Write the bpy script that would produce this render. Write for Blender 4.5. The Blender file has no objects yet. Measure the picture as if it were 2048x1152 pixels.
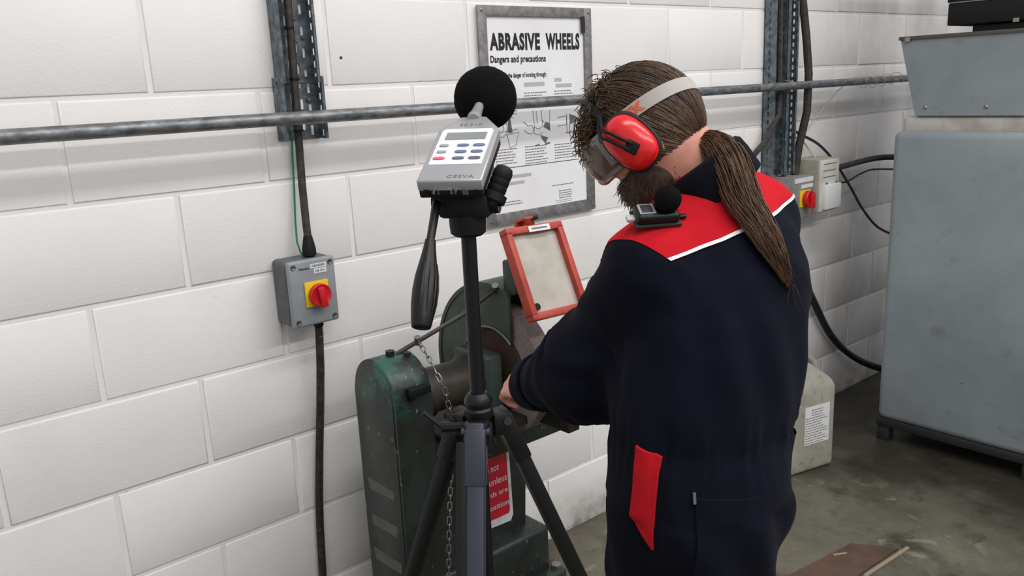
import bpy, bmesh, math, random
import numpy as np
from mathutils import Vector, Matrix, noise
from mathutils.bvhtree import BVHTree

random.seed(7)
scene = bpy.context.scene
COL = scene.collection

# ------------------------------------------------------------------ camera
def setup_camera():
    cam = bpy.data.cameras.new('camera')
    cam.sensor_width = 36.0
    cam.lens = 1689.95 / 2048 * 36.0
    cam.clip_start = 0.05
    ob = bpy.data.objects.new('camera', cam)
    COL.objects.link(ob)
    yaw, pitch, roll = 0.698512, 0.235396, -0.0465907
    f = Vector((math.sin(yaw) * math.cos(pitch), math.cos(yaw) * math.cos(pitch), -math.sin(pitch)))
    r = Vector((math.cos(yaw), -math.sin(yaw), 0))
    u = r.cross(f)
    r2 = r * math.cos(roll) + u * math.sin(roll)
    u2 = u * math.cos(roll) - r * math.sin(roll)
    m = Matrix((r2, u2, -f)).transposed().to_4x4()
    m.translation = Vector((-0.67142, -1.99758, 1.56123))
    ob.matrix_world = m
    scene.camera = ob
setup_camera()

# ------------------------------------------------------------------ world, lamps, exposure
w = bpy.data.worlds.new('workshop_air')
scene.world = w
w.use_nodes = True
w.node_tree.nodes['Background'].inputs[0].default_value = (0.97, 0.975, 1.0, 1)
w.node_tree.nodes['Background'].inputs[1].default_value = 0.6

def strip_lamp(name, x, y, z, length, width, power, col=(1.0, 0.975, 0.96)):
    l = bpy.data.lights.new(name, 'AREA')
    l.shape = 'RECTANGLE'; l.size = length; l.size_y = width
    l.energy = power; l.color = col
    o = bpy.data.objects.new(name, l)
    o.location = (x, y, z)
    COL.objects.link(o)
    return o
# two rows of workshop strip lights running parallel to the block wall
strip_lamp('strip_light_near_row', 1.3, -2.05, 3.95, 5.2, 0.42, 79)
strip_lamp('strip_light_far_row', 1.6, -4.3, 3.95, 6.0, 0.42, 160)

scene.view_settings.view_transform = 'Standard'
scene.view_settings.look = 'None'
scene.view_settings.gamma = 1.0
scene.view_settings.use_curve_mapping = False
scene.view_settings.exposure = 0.0

# ------------------------------------------------------------------ materials
MATS = {}
def lin(c):
    return tuple((v / 12.92 if v <= 0.04045 else ((v + 0.055) / 1.055) ** 2.4) for v in c)
def srgb(r, g, b):
    return lin((r / 255, g / 255, b / 255))

class NT:
    def __init__(self, name):
        self.m = bpy.data.materials.new(name); self.m.use_nodes = True
        self.t = self.m.node_tree; self.n = self.t.nodes
        self.b = self.n['Principled BSDF']
        self.geo = self.n.new('ShaderNodeNewGeometry')
    def link(self, a, b): self.t.links.new(a, b)
    def noise(self, scale, detail=4, rough=.55, stretch=None, off=(0, 0, 0), dist=0):
        n = self.n.new('ShaderNodeTexNoise')
        n.inputs['Scale'].default_value = scale; n.inputs['Detail'].default_value = detail
        n.inputs['Roughness'].default_value = rough; n.inputs['Distortion'].default_value = dist
        mp = self.n.new('ShaderNodeMapping')
        mp.inputs['Location'].default_value = off
        if stretch: mp.inputs['Scale'].default_value = stretch
        self.link(self.geo.outputs['Position'], mp.inputs[0]); self.link(mp.outputs[0], n.inputs['Vector'])
        return n.outputs['Fac']
    def ramp(self, fac, a, b, inter='LINEAR'):
        r = self.n.new('ShaderNodeMapRange'); r.inputs[1].default_value = a; r.inputs[2].default_value = b
        r.clamp = True
        self.link(fac, r.inputs[0]); return r.outputs[0]
    def mix(self, fac, c1, c2):
        m = self.n.new('ShaderNodeMix'); m.data_type = 'RGBA'
        for v, i in ((fac, 0), (c1, 6), (c2, 7)):
            if isinstance(v, (int, float)): m.inputs[i].default_value = v
            elif isinstance(v, tuple): m.inputs[i].default_value = (*v[:3], 1)
            else: self.link(v, m.inputs[i])
        return m.outputs[2]
    def math(self, op, a, b=None):
        m = self.n.new('ShaderNodeMath'); m.operation = op
        for i, v in enumerate((a, b)):
            if v is None: continue
            if isinstance(v, (int, float)): m.inputs[i].default_value = v
            else: self.link(v, m.inputs[i])
        return m.outputs[0]
    def bump(self, h, strength=.3, dist=.002):
        b = self.n.new('ShaderNodeBump'); b.inputs['Strength'].default_value = strength; b.inputs['Distance'].default_value = dist
        self.link(h, b.inputs['Height']); self.link(b.outputs[0], self.b.inputs['Normal'])
    def color(self, c):
        if isinstance(c, tuple): self.b.inputs['Base Color'].default_value = (*c[:3], 1)
        else: self.link(c, self.b.inputs['Base Color'])
    def set(self, rough=None, metal=None, spec=None):
        if rough is not None:
            if isinstance(rough, (int, float)): self.b.inputs['Roughness'].default_value = rough
            else: self.link(rough, self.b.inputs['Roughness'])
        if metal is not None: self.b.inputs['Metallic'].default_value = metal
        if spec is not None: self.b.inputs['Specular IOR Level'].default_value = spec

def mat(name, col, rough=.5, metal=0., col2=None, scale=20, lo=.4, hi=.65, bump=None, spec=.5, stretch=None):
    if name in MATS: return MATS[name]
    t = NT(name)
    if col2 is None: t.color(tuple(col))
    else: t.color(t.mix(t.ramp(t.noise(scale, stretch=stretch), lo, hi), tuple(col), tuple(col2)))
    t.set(rough, metal, spec)
    if bump: t.bump(t.noise(bump[0], 3, stretch=stretch), bump[1], bump[2] if len(bump) > 2 else .001)
    MATS[name] = t.m
    return t.m

def make_materials():
    # white painted blockwork with grime of its own
    t = NT('white_block_paint')
    base = t.mix(t.ramp(t.noise(3.2, 3), .3, .75), srgb(234, 231, 228), srgb(241, 238, 236))
    blotch = t.ramp(t.noise(1.7, 5, .6, off=(3.1, 0, 7.7)), .56, .8)
    base = t.mix(t.math('MULTIPLY', blotch, .16), base, srgb(150, 148, 140))
    sep = t.n.new('ShaderNodeSeparateXYZ'); t.link(t.geo.outputs['Position'], sep.inputs[0])
    # sooty dirt round the far switchgear and low down beside the cabinet
    g = t.ramp(sep.outputs[0], 2.55, 3.15)
    d1 = t.math('MULTIPLY', g, t.ramp(t.noise(2.2, 5, .6, off=(0, 0, 1.3), stretch=(1, 1, .6)), .38, .66))
    base = t.mix(t.math('MULTIPLY', d1, .42), base, srgb(112, 106, 98))
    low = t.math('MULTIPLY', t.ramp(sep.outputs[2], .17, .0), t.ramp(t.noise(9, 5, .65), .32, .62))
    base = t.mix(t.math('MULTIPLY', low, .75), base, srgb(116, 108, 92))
    scuff = t.ramp(t.noise(26, 2, .5, stretch=(1, 1, 2.2), off=(5, 2, 1)), .74, .79)
    base = t.mix(t.math('MULTIPLY', scuff, .32), base, srgb(140, 136, 130))
    t.color(base); t.set(.62, 0, .35)
    t.bump(t.math('ADD', t.noise(150, 4, .6), t.math('MULTIPLY', t.noise(18, 3), .8)), .3, .0025)
    MATS['wall'] = t.m
    # oily concrete floor
    t = NT('stained_concrete')
    c = t.mix(t.ramp(t.noise(2.4, 6, .62), .3, .7), srgb(78, 75, 63), srgb(112, 109, 96))
    c = t.mix(t.math('MULTIPLY', t.ramp(t.noise(4.5, 6, .65, off=(4, 1, 0)), .52, .66), .7), c, srgb(48, 43, 35))
    c = t.mix(t.math('MULTIPLY', t.ramp(t.noise(7, 5, .6, off=(9, 3, 0), dist=1.2), .62, .7), .5), c, srgb(150, 146, 128))
    c = t.mix(t.math('MULTIPLY', t.ramp(t.noise(60, 3, .6), .55, .72), .3), c, srgb(60, 56, 50))
    sp = t.n.new('ShaderNodeSeparateXYZ'); t.link(t.geo.outputs['Position'], sp.inputs[0])
    # shade beneath the cabinet painted into the floor colour, with oily dirt round it
    oil_and_shade = t.math('MULTIPLY', t.ramp(t.math('ADD', sp.outputs[0], t.math('MULTIPLY', t.noise(3, 5, .6, off=(1, 7, 0)), 1.1)), 2.55, 3.05), .78)
    c = t.mix(oil_and_shade, c, srgb(34, 30, 25))
    t.color(c); t.set(t.ramp(t.noise(5, 3), .2, 1.0), 0, .3)
    t.bump(t.noise(70, 5, .6), .35, .003)
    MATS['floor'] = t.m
    # old green machine enamel, chipped and grimy
    t = NT('chipped_green_enamel')
    c = t.mix(t.ramp(t.noise(7, 5, .6), .36, .62), srgb(21, 28, 26), srgb(40, 51, 46))
    c = t.mix(t.math('MULTIPLY', t.ramp(t.noise(5, 4, .6, off=(2, 5, 1)), .60, .70), .6), c, srgb(36, 82, 70))
    c = t.mix(t.math('MULTIPLY', t.ramp(t.noise(12, 5, .7, off=(7, 1, 3)), .5, .62), .55), c, srgb(30, 28, 26))
    c = t.mix(t.ramp(t.noise(85, 3, .5, off=(1, 1, 9), stretch=(1, 1, .55)), .675, .72), c, srgb(104, 110, 102))
    sp = t.n.new('ShaderNodeSeparateXYZ'); t.link(t.geo.outputs['Position'], sp.inputs[0])
    # a patch of the newer teal repaint survives on the arched top of the belt guard
    pz = t.math('MULTIPLY', t.ramp(sp.outputs[2], .80, .90), t.ramp(sp.outputs[0], .42, .40))
    pz = t.math('MULTIPLY', pz, t.ramp(t.noise(11, 5, .65, off=(4, 4, 2)), .46, .56))
    c = t.mix(t.math('MULTIPLY', pz, .7), c, srgb(48, 104, 90))
    t.color(c); t.set(.42, 0, .5); t.bump(t.noise(60, 4), .3, .002)
    MATS['enamel'] = t.m
    t = NT('dull_green_enamel')
    c = t.mix(t.ramp(t.noise(8, 5, .6), .34, .66), srgb(44, 58, 51), srgb(62, 76, 68))
    c = t.mix(t.math('MULTIPLY', t.ramp(t.noise(17, 5, .7, off=(7, 1, 3)), .55, .68), .6), c, srgb(44, 42, 36))
    t.color(c); t.set(.45, 0, .5); t.bump(t.noise(60, 4), .25, .002)
    MATS['enamel_dull'] = t.m
    t = NT('grimy_dark_iron')
    c = t.mix(t.ramp(t.noise(14, 5, .6), .35, .65), srgb(32, 30, 27), srgb(64, 57, 50))
    t.color(c); t.set(.5, .3, .5); t.bump(t.noise(80, 4), .3, .002)
    MATS['iron'] = t.m
    t = NT('galvanised_steel')
    c = t.mix(t.ramp(t.noise(38, 3, .6), .3, .7), srgb(112, 118, 120), srgb(158, 162, 162))
    t.color(c); t.set(.45, .55, .5)
    MATS['galv'] = t.m
    mat('tray_galv', srgb(84, 92, 98), .45, .5, col2=srgb(126, 134, 140), scale=40)
    t = NT('weathered_galvanised_tube')
    c = t.mix(t.ramp(t.noise(60, 4, .6, stretch=(.4, 1, 1)), .35, .68), srgb(92, 94, 95), srgb(150, 152, 154))
    t.color(c); t.set(.42, .55, .5); t.bump(t.noise(120, 3), .2, .001)
    MATS['tube'] = t.m
    t = NT('mottled_zinc_frame')
    c = t.mix(t.ramp(t.noise(45, 5, .65), .3, .7), srgb(104, 103, 101), srgb(150, 148, 146))
    t.color(c); t.set(.55, .35, .4)
    MATS['zinc'] = t.m
    t = NT('grey_hammered_cabinet_paint')
    c = t.mix(t.ramp(t.noise(3.5, 5, .6), .35, .7), srgb(130, 139, 144), srgb(147, 156, 160))
    c = t.mix(t.math('MULTIPLY', t.ramp(t.noise(9, 5, .65, off=(3, 2, 8), stretch=(1, 1, 1.5)), .6, .72), .35), c, srgb(84, 86, 86))
    c = t.mix(t.ramp(t.noise(48, 2, .5, off=(3, 8, 8)), .77, .8), c, srgb(60, 60, 60))
    t.color(c); t.set(.5, 0, .4); t.bump(t.noise(140, 2), .15, .001)
    MATS['cabinet'] = t.m
    # fabrics
    def cloth(key, c1, c2, rough=.92):
        t = NT(key)
        c = t.mix(t.ramp(t.noise(6, 4), .3, .7), c1, c2)
        t.color(c); t.set(rough, 0, .1)
        t.b.inputs['Sheen Weight'].default_value = .02
        t.bump(t.math('ADD', t.noise(420, 2), t.math('MULTIPLY', t.noise(26, 3), 1.5)), .25, .002)
        MATS[key] = t.m
    cloth('navy_cotton', srgb(10, 12, 23), srgb(15, 18, 31))
    cloth('red_cotton', srgb(178, 22, 34), srgb(196, 28, 40))
    cloth('navy_collar', srgb(12, 13, 21), srgb(17, 18, 27))
    mat('white_piping', srgb(232, 230, 228), .7)
    # hair and skin
    t = NT('brown_hair')
    c = t.mix(t.ramp(t.noise(55, 3, .6, stretch=(1, 1, 1)), .3, .7), srgb(62, 46, 34), srgb(100, 76, 54))
    t.color(c); t.set(.5, 0, .35); MATS['hair'] = t.m
    t = NT('light_brown_hair')
    c = t.mix(t.ramp(t.noise(40, 3, .6), .3, .7), srgb(84, 62, 42), srgb(126, 95, 66))
    t.color(c); t.set(.45, 0, .4); MATS['hair2'] = t.m
    mat('dark_brown_hair', srgb(50, 38, 31), .65, col2=srgb(68, 52, 41), scale=60)
    t = NT('skin')
    c = t.mix(t.ramp(t.noise(30, 3), .35, .7), srgb(202, 142, 122), srgb(218, 160, 140))
    t.color(c); t.set(.55, 0, .4)
    t.b.inputs['Subsurface Weight'].default_value = .08
    t.b.inputs['Subsurface Radius'].default_value = (.01, .004, .002)
    MATS['skin'] = t.m
    # plastics and small finishes
    mat('black_plastic', srgb(14, 14, 16), .4, spec=.35)
    mat('matte_black', srgb(13, 14, 15), .6, spec=.3)
    mat('black_foam', srgb(17, 17, 18), .98, spec=.1, bump=(420, .9, .004))
    mat('black_rubber', srgb(26, 25, 25), .65)
    mat('cable_black', srgb(40, 37, 35), .55, col2=srgb(62, 58, 54), scale=60)
    mat('slate_aluminium', srgb(62, 66, 76), .42, .5)
    mat('silver_plastic', srgb(168, 168, 170), .34, .35)
    mat('chrome', srgb(196, 196, 198), .2, 1.)
    mat('keypad_film', srgb(222, 224, 232), .35)
    mat('display_grey', srgb(128, 134, 128), .25)
    mat('key_blue', srgb(96, 108, 146), .4)
    mat('key_grey', srgb(150, 152, 156), .4)
    mat('key_slate', srgb(92, 94, 104), .4)
    mat('key_red', srgb(226, 84, 110), .4)
    mat('print_grey', srgb(110, 112, 116), .5)
    mat('box_grey', srgb(146, 152, 156), .5, col2=srgb(136, 142, 146), scale=12)
    mat('box_slate', srgb(84, 88, 92), .55, col2=srgb(98, 100, 102), scale=20)
    mat('box_dusty', srgb(150, 149, 144), .6, col2=srgb(128, 127, 122), scale=16)
    mat('yellow_plastic', srgb(232, 196, 36), .45)
    mat('red_plastic', srgb(204, 26, 40), .4)
    mat('muff_red', srgb(220, 28, 32), .25, spec=.6)
    mat('white_label', srgb(226, 226, 226), .5)
    mat('ink_black', srgb(34, 32, 34), .7)
    mat('ink_grey', srgb(112, 110, 110), .7)
    mat('ink_soft', srgb(186, 184, 184), .7)
    mat('poster_sheet', srgb(242, 242, 245), .4, col2=srgb(234, 232, 232), scale=5, lo=.45, hi=.75)
    mat('green_wire', srgb(30, 130, 96), .5)
    mat('orange_paint', srgb(190, 72, 52), .5, col2=srgb(168, 60, 46), scale=22)
    t = NT('dirty_shield_glass')
    c = t.mix(t.ramp(t.noise(14, 5, .6), .35, .7), srgb(204, 198, 186), srgb(178, 172, 160))
    t.color(c); t.set(.3, 0, .5); t.b.inputs['Alpha'].default_value = .82
    MATS['shield_glass'] = t.m
    t = NT('grinding_wheel_abrasive')
    c = t.mix(t.ramp(t.noise(240, 2), .3, .7), srgb(118, 106, 102), srgb(150, 138, 134))
    t.color(c); t.set(.85, 0, .3); t.bump(t.noise(500, 2), .5, .001)
    MATS['abrasive'] = t.m
    mat('wheel_side', srgb(70, 50, 44), .8, col2=srgb(54, 42, 38), scale=20)
    mat('steel', srgb(150, 146, 140), .35, .9)
    mat('sign_white', srgb(214, 212, 208), .5, col2=srgb(168, 160, 150), scale=40, lo=.58, hi=.75)
    mat('sign_red', srgb(196, 24, 46), .4)
    mat('tape', srgb(92, 92, 82), .6, col2=srgb(80, 82, 72), scale=30)
    mat('strap_grey', srgb(172, 166, 162), .75)
    mat('strap_orange', srgb(208, 98, 62), .7)
    t = NT('goggle_clear')
    t.color(srgb(150, 146, 146)); t.set(.25, 0, .5); t.b.inputs['Alpha'].default_value = .75
    MATS['goggle'] = t.m
    mat('goggle_lens', srgb(96, 72, 66), .15, spec=.7)
    mat('meter_lcd', srgb(120, 130, 140), .25)
    mat('white_switch', srgb(214, 212, 204), .55, col2=srgb(190, 188, 178), scale=12)
    mat('beige_switch', srgb(170, 166, 154), .6, col2=srgb(150, 146, 134), scale=12)
    mat('clear_wire', srgb(190, 188, 182), .4)
    t = NT('dirty_can_plastic')
    c = t.mix(t.ramp(t.noise(8, 5, .6), .35, .7), srgb(172, 170, 158), srgb(146, 143, 130))
    c = t.mix(t.math('MULTIPLY', t.ramp(t.noise(24, 4, .65, off=(2, 2, 2)), .55, .7), .5), c, srgb(110, 100, 84))
    t.color(c); t.set(.5, 0, .4); MATS['can'] = t.m
    mat('dark_steel', srgb(40, 41, 44), .6)
    mat('brown_rim', srgb(80, 74, 68), .6)
    mat('cream_lip', srgb(192, 190, 184), .55, col2=srgb(164, 158, 148), scale=10)
    mat('hardboard', srgb(92, 68, 55), .8, col2=srgb(70, 54, 45), scale=9)
    mat('pale_wood', srgb(140, 126, 104), .75)
    mat('boot_leather', srgb(34, 30, 28), .6)
    mat('pen_metal', srgb(150, 150, 155), .3, .8)
    mat('eye_white', srgb(220, 215, 210), .2)
make_materials()

# ------------------------------------------------------------------ mesh helpers
def V(*a): return Vector(a)
def frame(z, x=None):
    z = Vector(z).normalized()
    if x is None:
        x = Vector((1, 0, 0)) if abs(z.x) < .9 else Vector((0, 1, 0))
    x = Vector(x); x = (x - z * x.dot(z)).normalized()
    return x, z.cross(x), z

class MB:
    def __init__(s): s.v = []; s.f = []
    def add(s, vs, fs):
        o = len(s.v)
        s.v += [tuple(p) for p in vs]; s.f += [tuple(i + o for i in q) for q in fs]
        return s
    def bm(s, b):
        b.verts.index_update()
        s.add([v.co[:] for v in b.verts], [[v.index for v in q.verts] for q in b.faces]); b.free(); return s
    def box(s, lo, hi, bev=0, seg=2, m=None):
        b = bmesh.new(); bmesh.ops.create_cube(b, size=1)
        lo, hi = Vector(lo), Vector(hi)
        for v in b.verts:
            v.co = Vector(((lo[i] + hi[i]) / 2 + v.co[i] * (hi[i] - lo[i]) for i in range(3)))
        if bev: bmesh.ops.bevel(b, geom=b.edges[:], offset=bev, segments=seg, affect='EDGES', profile=.5)
        if m is not None: b.transform(m)
        return s.bm(b)
    def obox(s, c, ex, ey, ez, size, bev=0, seg=2):
        m = Matrix((Vector(ex), Vector(ey), Vector(ez))).transposed().to_4x4(); m.translation = Vector(c)
        h = Vector(size) / 2
        return s.box(-h, h, bev, seg, m)
    def cyl(s, p0, p1, r0, r1=None, n=16, caps=True):
        r1 = r0 if r1 is None else r1
        p0, p1 = Vector(p0), Vector(p1); x, y, z = frame(p1 - p0)
        vs = []
        for p, r in ((p0, r0), (p1, r1)):
            for i in range(n):
                a = 2 * math.pi * i / n; vs.append(p + x * math.cos(a) * r + y * math.sin(a) * r)
        fs = [(i, (i + 1) % n, n + (i + 1) % n, n + i) for i in range(n)]
        if caps: fs += [tuple(range(n))[::-1], tuple(range(n, 2 * n))]
        return s.add(vs, fs)
    def tube(s, pts, r, n=8, closed=False, caps=True, flat=1.0, up=None):
        pts = [Vector(p) for p in pts]; N = len(pts)
        rs = r if isinstance(r, (list, tuple)) else [r] * N
        vs, fs = [], []; x = Vector(up) if up is not None else None
        for i, p in enumerate(pts):
            if closed: d = pts[(i + 1) % N] - pts[i - 1]
            else: d = pts[min(i + 1, N - 1)] - pts[max(i - 1, 0)]
            if d.length < 1e-9: d = Vector((0, 0, 1))
            x, y, z = frame(d, x if x is not None and abs(Vector(x).normalized().dot(d.normalized())) < .98 else None)
            for k in range(n):
                a = 2 * math.pi * k / n; vs.append(p + x * math.cos(a) * rs[i] + y * math.sin(a) * rs[i] * flat)
        M = N if closed else N - 1
        for i in range(M):
            j = (i + 1) % N
            for k in range(n): fs.append((i * n + k, i * n + (k + 1) % n, j * n + (k + 1) % n, j * n + k))
        if caps and not closed: fs += [tuple(range(n))[::-1], tuple(range((N - 1) * n, N * n))]
        return s.add(vs, fs)
    def lathe(s, prof, p0, axis, n=24, x=None):
        p0 = Vector(p0); x, y, z = frame(axis, x); vs = []; fs = []
        for r, h in prof:
            for i in range(n):
                a = 2 * math.pi * i / n; vs.append(p0 + z * h + (x * math.cos(a) + y * math.sin(a)) * max(r, 1e-5))
        for j in range(len(prof) - 1):
            for i in range(n): fs.append((j * n + i, j * n + (i + 1) % n, (j + 1) * n + (i + 1) % n, (j + 1) * n + i))
        fs += [tuple(range(n))[::-1], tuple(range((len(prof) - 1) * n, len(prof) * n))]
        return s.add(vs, fs)
    def prism(s, poly, o, ex, ey, ez, d, bev=0):
        """poly in (ex,ey), extruded by d along ez"""
        o, ex, ey, ez = Vector(o), Vector(ex), Vector(ey), Vector(ez); n = len(poly)
        a = [o + ex * p[0] + ey * p[1] for p in poly]; c = [p + ez * d for p in a]
        fs = [tuple(range(n))[::-1], tuple(range(n, 2 * n))] + [(i, (i + 1) % n, n + (i + 1) % n, n + i) for i in range(n)]
        if bev:
            b = bmesh.new(); vv = [b.verts.new(p) for p in a + c]
            for q in fs: b.faces.new([vv[i] for i in q])
            bmesh.ops.bevel(b, geom=b.edges[:], offset=bev, segments=2, affect='EDGES', profile=.5)
            return s.bm(b)
        return s.add(a + c, fs)
    def sphere(s, c, r, ex=None, ey=None, ez=None, nu=20, nv=12):
        c = Vector(c); r = Vector((r, r, r)) if isinstance(r, (int, float)) else Vector(r)
        ex, ey, ez = (Vector(q) if q is not None else Vector(w_) for q, w_ in ((ex, (1, 0, 0)), (ey, (0, 1, 0)), (ez, (0, 0, 1))))
        vs = [c + ez * r.z]; fs = []
        for j in range(1, nv):
            t = math.pi * j / nv
            for i in range(nu):
                a = 2 * math.pi * i / nu
                vs.append(c + ex * r.x * math.sin(t) * math.cos(a) + ey * r.y * math.sin(t) * math.sin(a) + ez * r.z * math.cos(t))
        vs.append(c - ez * r.z)
        for i in range(nu): fs.append((0, 1 + i, 1 + (i + 1) % nu))
        for j in range(nv - 2):
            for i in range(nu):
                a = 1 + j * nu; fs.append((a + i, a + nu + i, a + nu + (i + 1) % nu, a + (i + 1) % nu))
        L = len(vs) - 1; a = 1 + (nv - 2) * nu
        for i in range(nu): fs.append((L, a + (i + 1) % nu, a + i))
        return s.add(vs, fs)
    def quad(s, a, b, c, d): return s.add([a, b, c, d], [(0, 1, 2, 3)])
    def mesh(s, name, fix=True, angle=35, smooth=True):
        me = bpy.data.meshes.new(name); me.from_pydata(s.v, [], s.f); me.update()
        if fix:
            b = bmesh.new(); b.from_mesh(me); bmesh.ops.recalc_face_normals(b, faces=b.faces[:]); b.to_mesh(me); b.free()
        if smooth:
            me.shade_smooth()
            if angle: me.set_sharp_from_angle(angle=math.radians(angle))
        return me
    def build(s, name, m, parent=None, **k):
        return link(name, s.mesh(name, **k), m, parent)

def link(name, me, m, parent=None):
    o = bpy.data.objects.new(name, me); COL.objects.link(o)
    if m is not None:
        me.materials.clear(); me.materials.append(MATS[m] if isinstance(m, str) else m)
    if parent is not None: adopt(o, parent)
    return o
def origin_of(o):
    p = Vector(o.location)
    while o.parent: o = o.parent
    return p
def world_loc(o):
    # every object here is only translated; parts are authored in world coordinates
    return Vector(o.get('_wl', (0, 0, 0)))
def adopt(o, parent):
    o.parent = parent
    wl = Vector(parent['_wl']) if '_wl' in parent else Vector((0, 0, 0))
    o.matrix_parent_inverse = Matrix.Translation(-wl)
def tag(o, label=None, cat=None, group=None, kind=None):
    if label: o['label'] = label
    if cat: o['category'] = cat
    if group: o['group'] = group
    if kind: o['kind'] = kind
    return o
def thing(name, label, cat, loc, group=None):
    o = bpy.data.objects.new(name, None); COL.objects.link(o)
    o.location = loc; o['_wl'] = tuple(loc); o.empty_display_size = .05
    return tag(o, label, cat, group)
def drop_helper_props():
    for o in bpy.data.objects:
        if '_wl' in o: del o['_wl']

def text_mesh(s, w=None, h=None, bold=0.0, thick=.0004, spacing=1.0):
    """flat lettering, lower left corner at the origin, fitted to w x h"""
    cu = bpy.data.curves.new('lettering', 'FONT'); cu.body = s; cu.size = 1; cu.offset = bold; cu.extrude = 0.0
    cu.space_character = spacing; cu.resolution_u = 3
    ob = bpy.data.objects.new('lettering', cu); COL.objects.link(ob)
    dg = bpy.context.evaluated_depsgraph_get(); dg.update()
    me = bpy.data.meshes.new_from_object(ob.evaluated_get(dg))
    bpy.data.objects.remove(ob); bpy.data.curves.remove(cu)
    n = len(me.vertices); co = np.zeros(n * 3); me.vertices.foreach_get('co', co); co = co.reshape(-1, 3)
    lo, hi = co.min(0), co.max(0); co -= lo; sz = hi - lo
    sx = w / sz[0] if w else None; sy = h / sz[1] if h else None
    sx = sx or sy; sy = sy or sx
    co[:, 0] *= sx; co[:, 1] *= sy; co[:, 2] = 0
    fs = [tuple(p.vertices) for p in me.polygons]
    bpy.data.meshes.remove(me)
    return co, fs
def put_text(mb, s, o, ex, ey, w=None, h=None, bold=0.0, spacing=1.0):
    co, fs = text_mesh(s, w, h, bold, spacing=spacing)
    o, ex, ey = Vector(o), Vector(ex), Vector(ey)
    mb.add([o + ex * float(c[0]) + ey * float(c[1]) for c in co], fs)
    return mb
# ------------------------------------------------------------------ the setting
def build_setting():
    fl = MB().box((-4, -7, -.12), (7.5, .25, 0)).build('floor', 'floor'); tag(fl, 'oily stained grey concrete workshop floor', kind='structure')
    X0, X1 = -1.575, 5.4
    wall = MB().box((-4, .0036, 0), (7.5, .25, 3.0)).build('wall_back', 'wall')
    tag(wall, 'white painted concrete block wall behind the machines', kind='structure')
    # blocks stand 6 mm proud of the raked joints; three slightly different chipped shapes are shared
    def block_mesh(seed):
        rnd = random.Random(seed)
        b = bmesh.new(); bmesh.ops.create_cube(b, size=1)
        for v in b.verts: v.co = Vector((v.co.x * .439, v.co.y * .04, v.co.z * .214))
        bmesh.ops.bevel(b, geom=[e for e in b.edges if abs(e.verts[0].co.y + .02) < 1e-4 and abs(e.verts[1].co.y + .02) < 1e-4],
                        offset=.0045, segments=3, affect='EDGES', profile=.5)
        for v in b.verts:
            v.co.x += rnd.uniform(-.0009, .0009); v.co.z += rnd.uniform(-.0009, .0009)
        me = bpy.data.meshes.new('block'); b.to_mesh(me); b.free(); me.materials.append(MATS['wall'])
        me.shade_smooth(); me.set_sharp_from_angle(angle=math.radians(40))
        return me
    shapes = [block_mesh(i) for i in range(4)]
    rnd = random.Random(3)
    zs = {-2: 2.025, -1: 1.803, 0: 1.576, 1: 1.351, 2: 1.125, 3: .9, 4: .675, 5: .452, 6: .227, 7: .002, -3: 2.25, -4: 2.475}
    for k in range(-4, 7):
        ztop, zbot = zs[k], zs[k + 1]
        off = {-1: -.02, 0: .005, 1: .004, 2: .006, 3: 0., 4: -.004}.get(k, 0.)
        ph = .225 if k % 2 else 0
        x = X0 + ph + off
        while x < X1:
            o = bpy.data.objects.new('block', shapes[rnd.randrange(4)]); COL.objects.link(o)
            o.location = (x + .225, .02 + rnd.uniform(-.0008, .0012), (ztop + zbot) / 2)
            o.scale = (1, 1, (ztop - zbot - .0105) / .214)
            o.parent = wall
            x += .45
    return wall

def build_wall_spots():
    m = MB().lathe([(.004, 0), (.0038, .0015), (.002, .003)], (.467, .001, 1.65), (0, -1, 0), 10)
    tag(m.build('wall_screw', 'iron'), 'small dark screw head in the wall right of the left cable tray', 'screw')

# ------------------------------------------------------------------ pipe
def build_pipe():
    y, z, r = -.086, 1.5075, .0158
    t = thing('steel_pipe', 'long horizontal galvanised steel pipe running across the block wall', 'pipe', (-2.2, y, z))
    MB().cyl((-2.2, y, z), (5.2, y, z), r, n=20, caps=True).build('tube', 'tube', t)
    for x in (-1.2, 2.43, 4.6):
        p = MB()
        p.tube([(x, 0.005, z + .03), (x, y, z + .0185), (x, y - .0185, z), (x, y, z - .0185), (x, .005, z - .03)], .0035, 6)
        p.build('pipe_clip', 'steel', t)
    w = thing('wire_scrap', 'thin clear wire twisted round the pipe beside the hood', 'wire', (3.0, y, z))
    pts = []
    for i in range(60):
        a = i * .5; x = 2.95 + .42 * i / 59
        rr = .019 + (.012 * math.sin(i * .21) ** 2)
        pts.append((x, y + rr * math.cos(a), z + rr * math.sin(a)))
    MB().tube(pts, .0016, 5).build('strand', 'clear_wire', w)
    MB().tube([(2.95, y + .01, z + .016), (2.86, -.05, 1.47), (2.74, -.02, 1.36), (2.66, -.012, 1.29), (2.62, -.012, 1.22)], .002, 5).build('tail', 'clear_wire', w)

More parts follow.
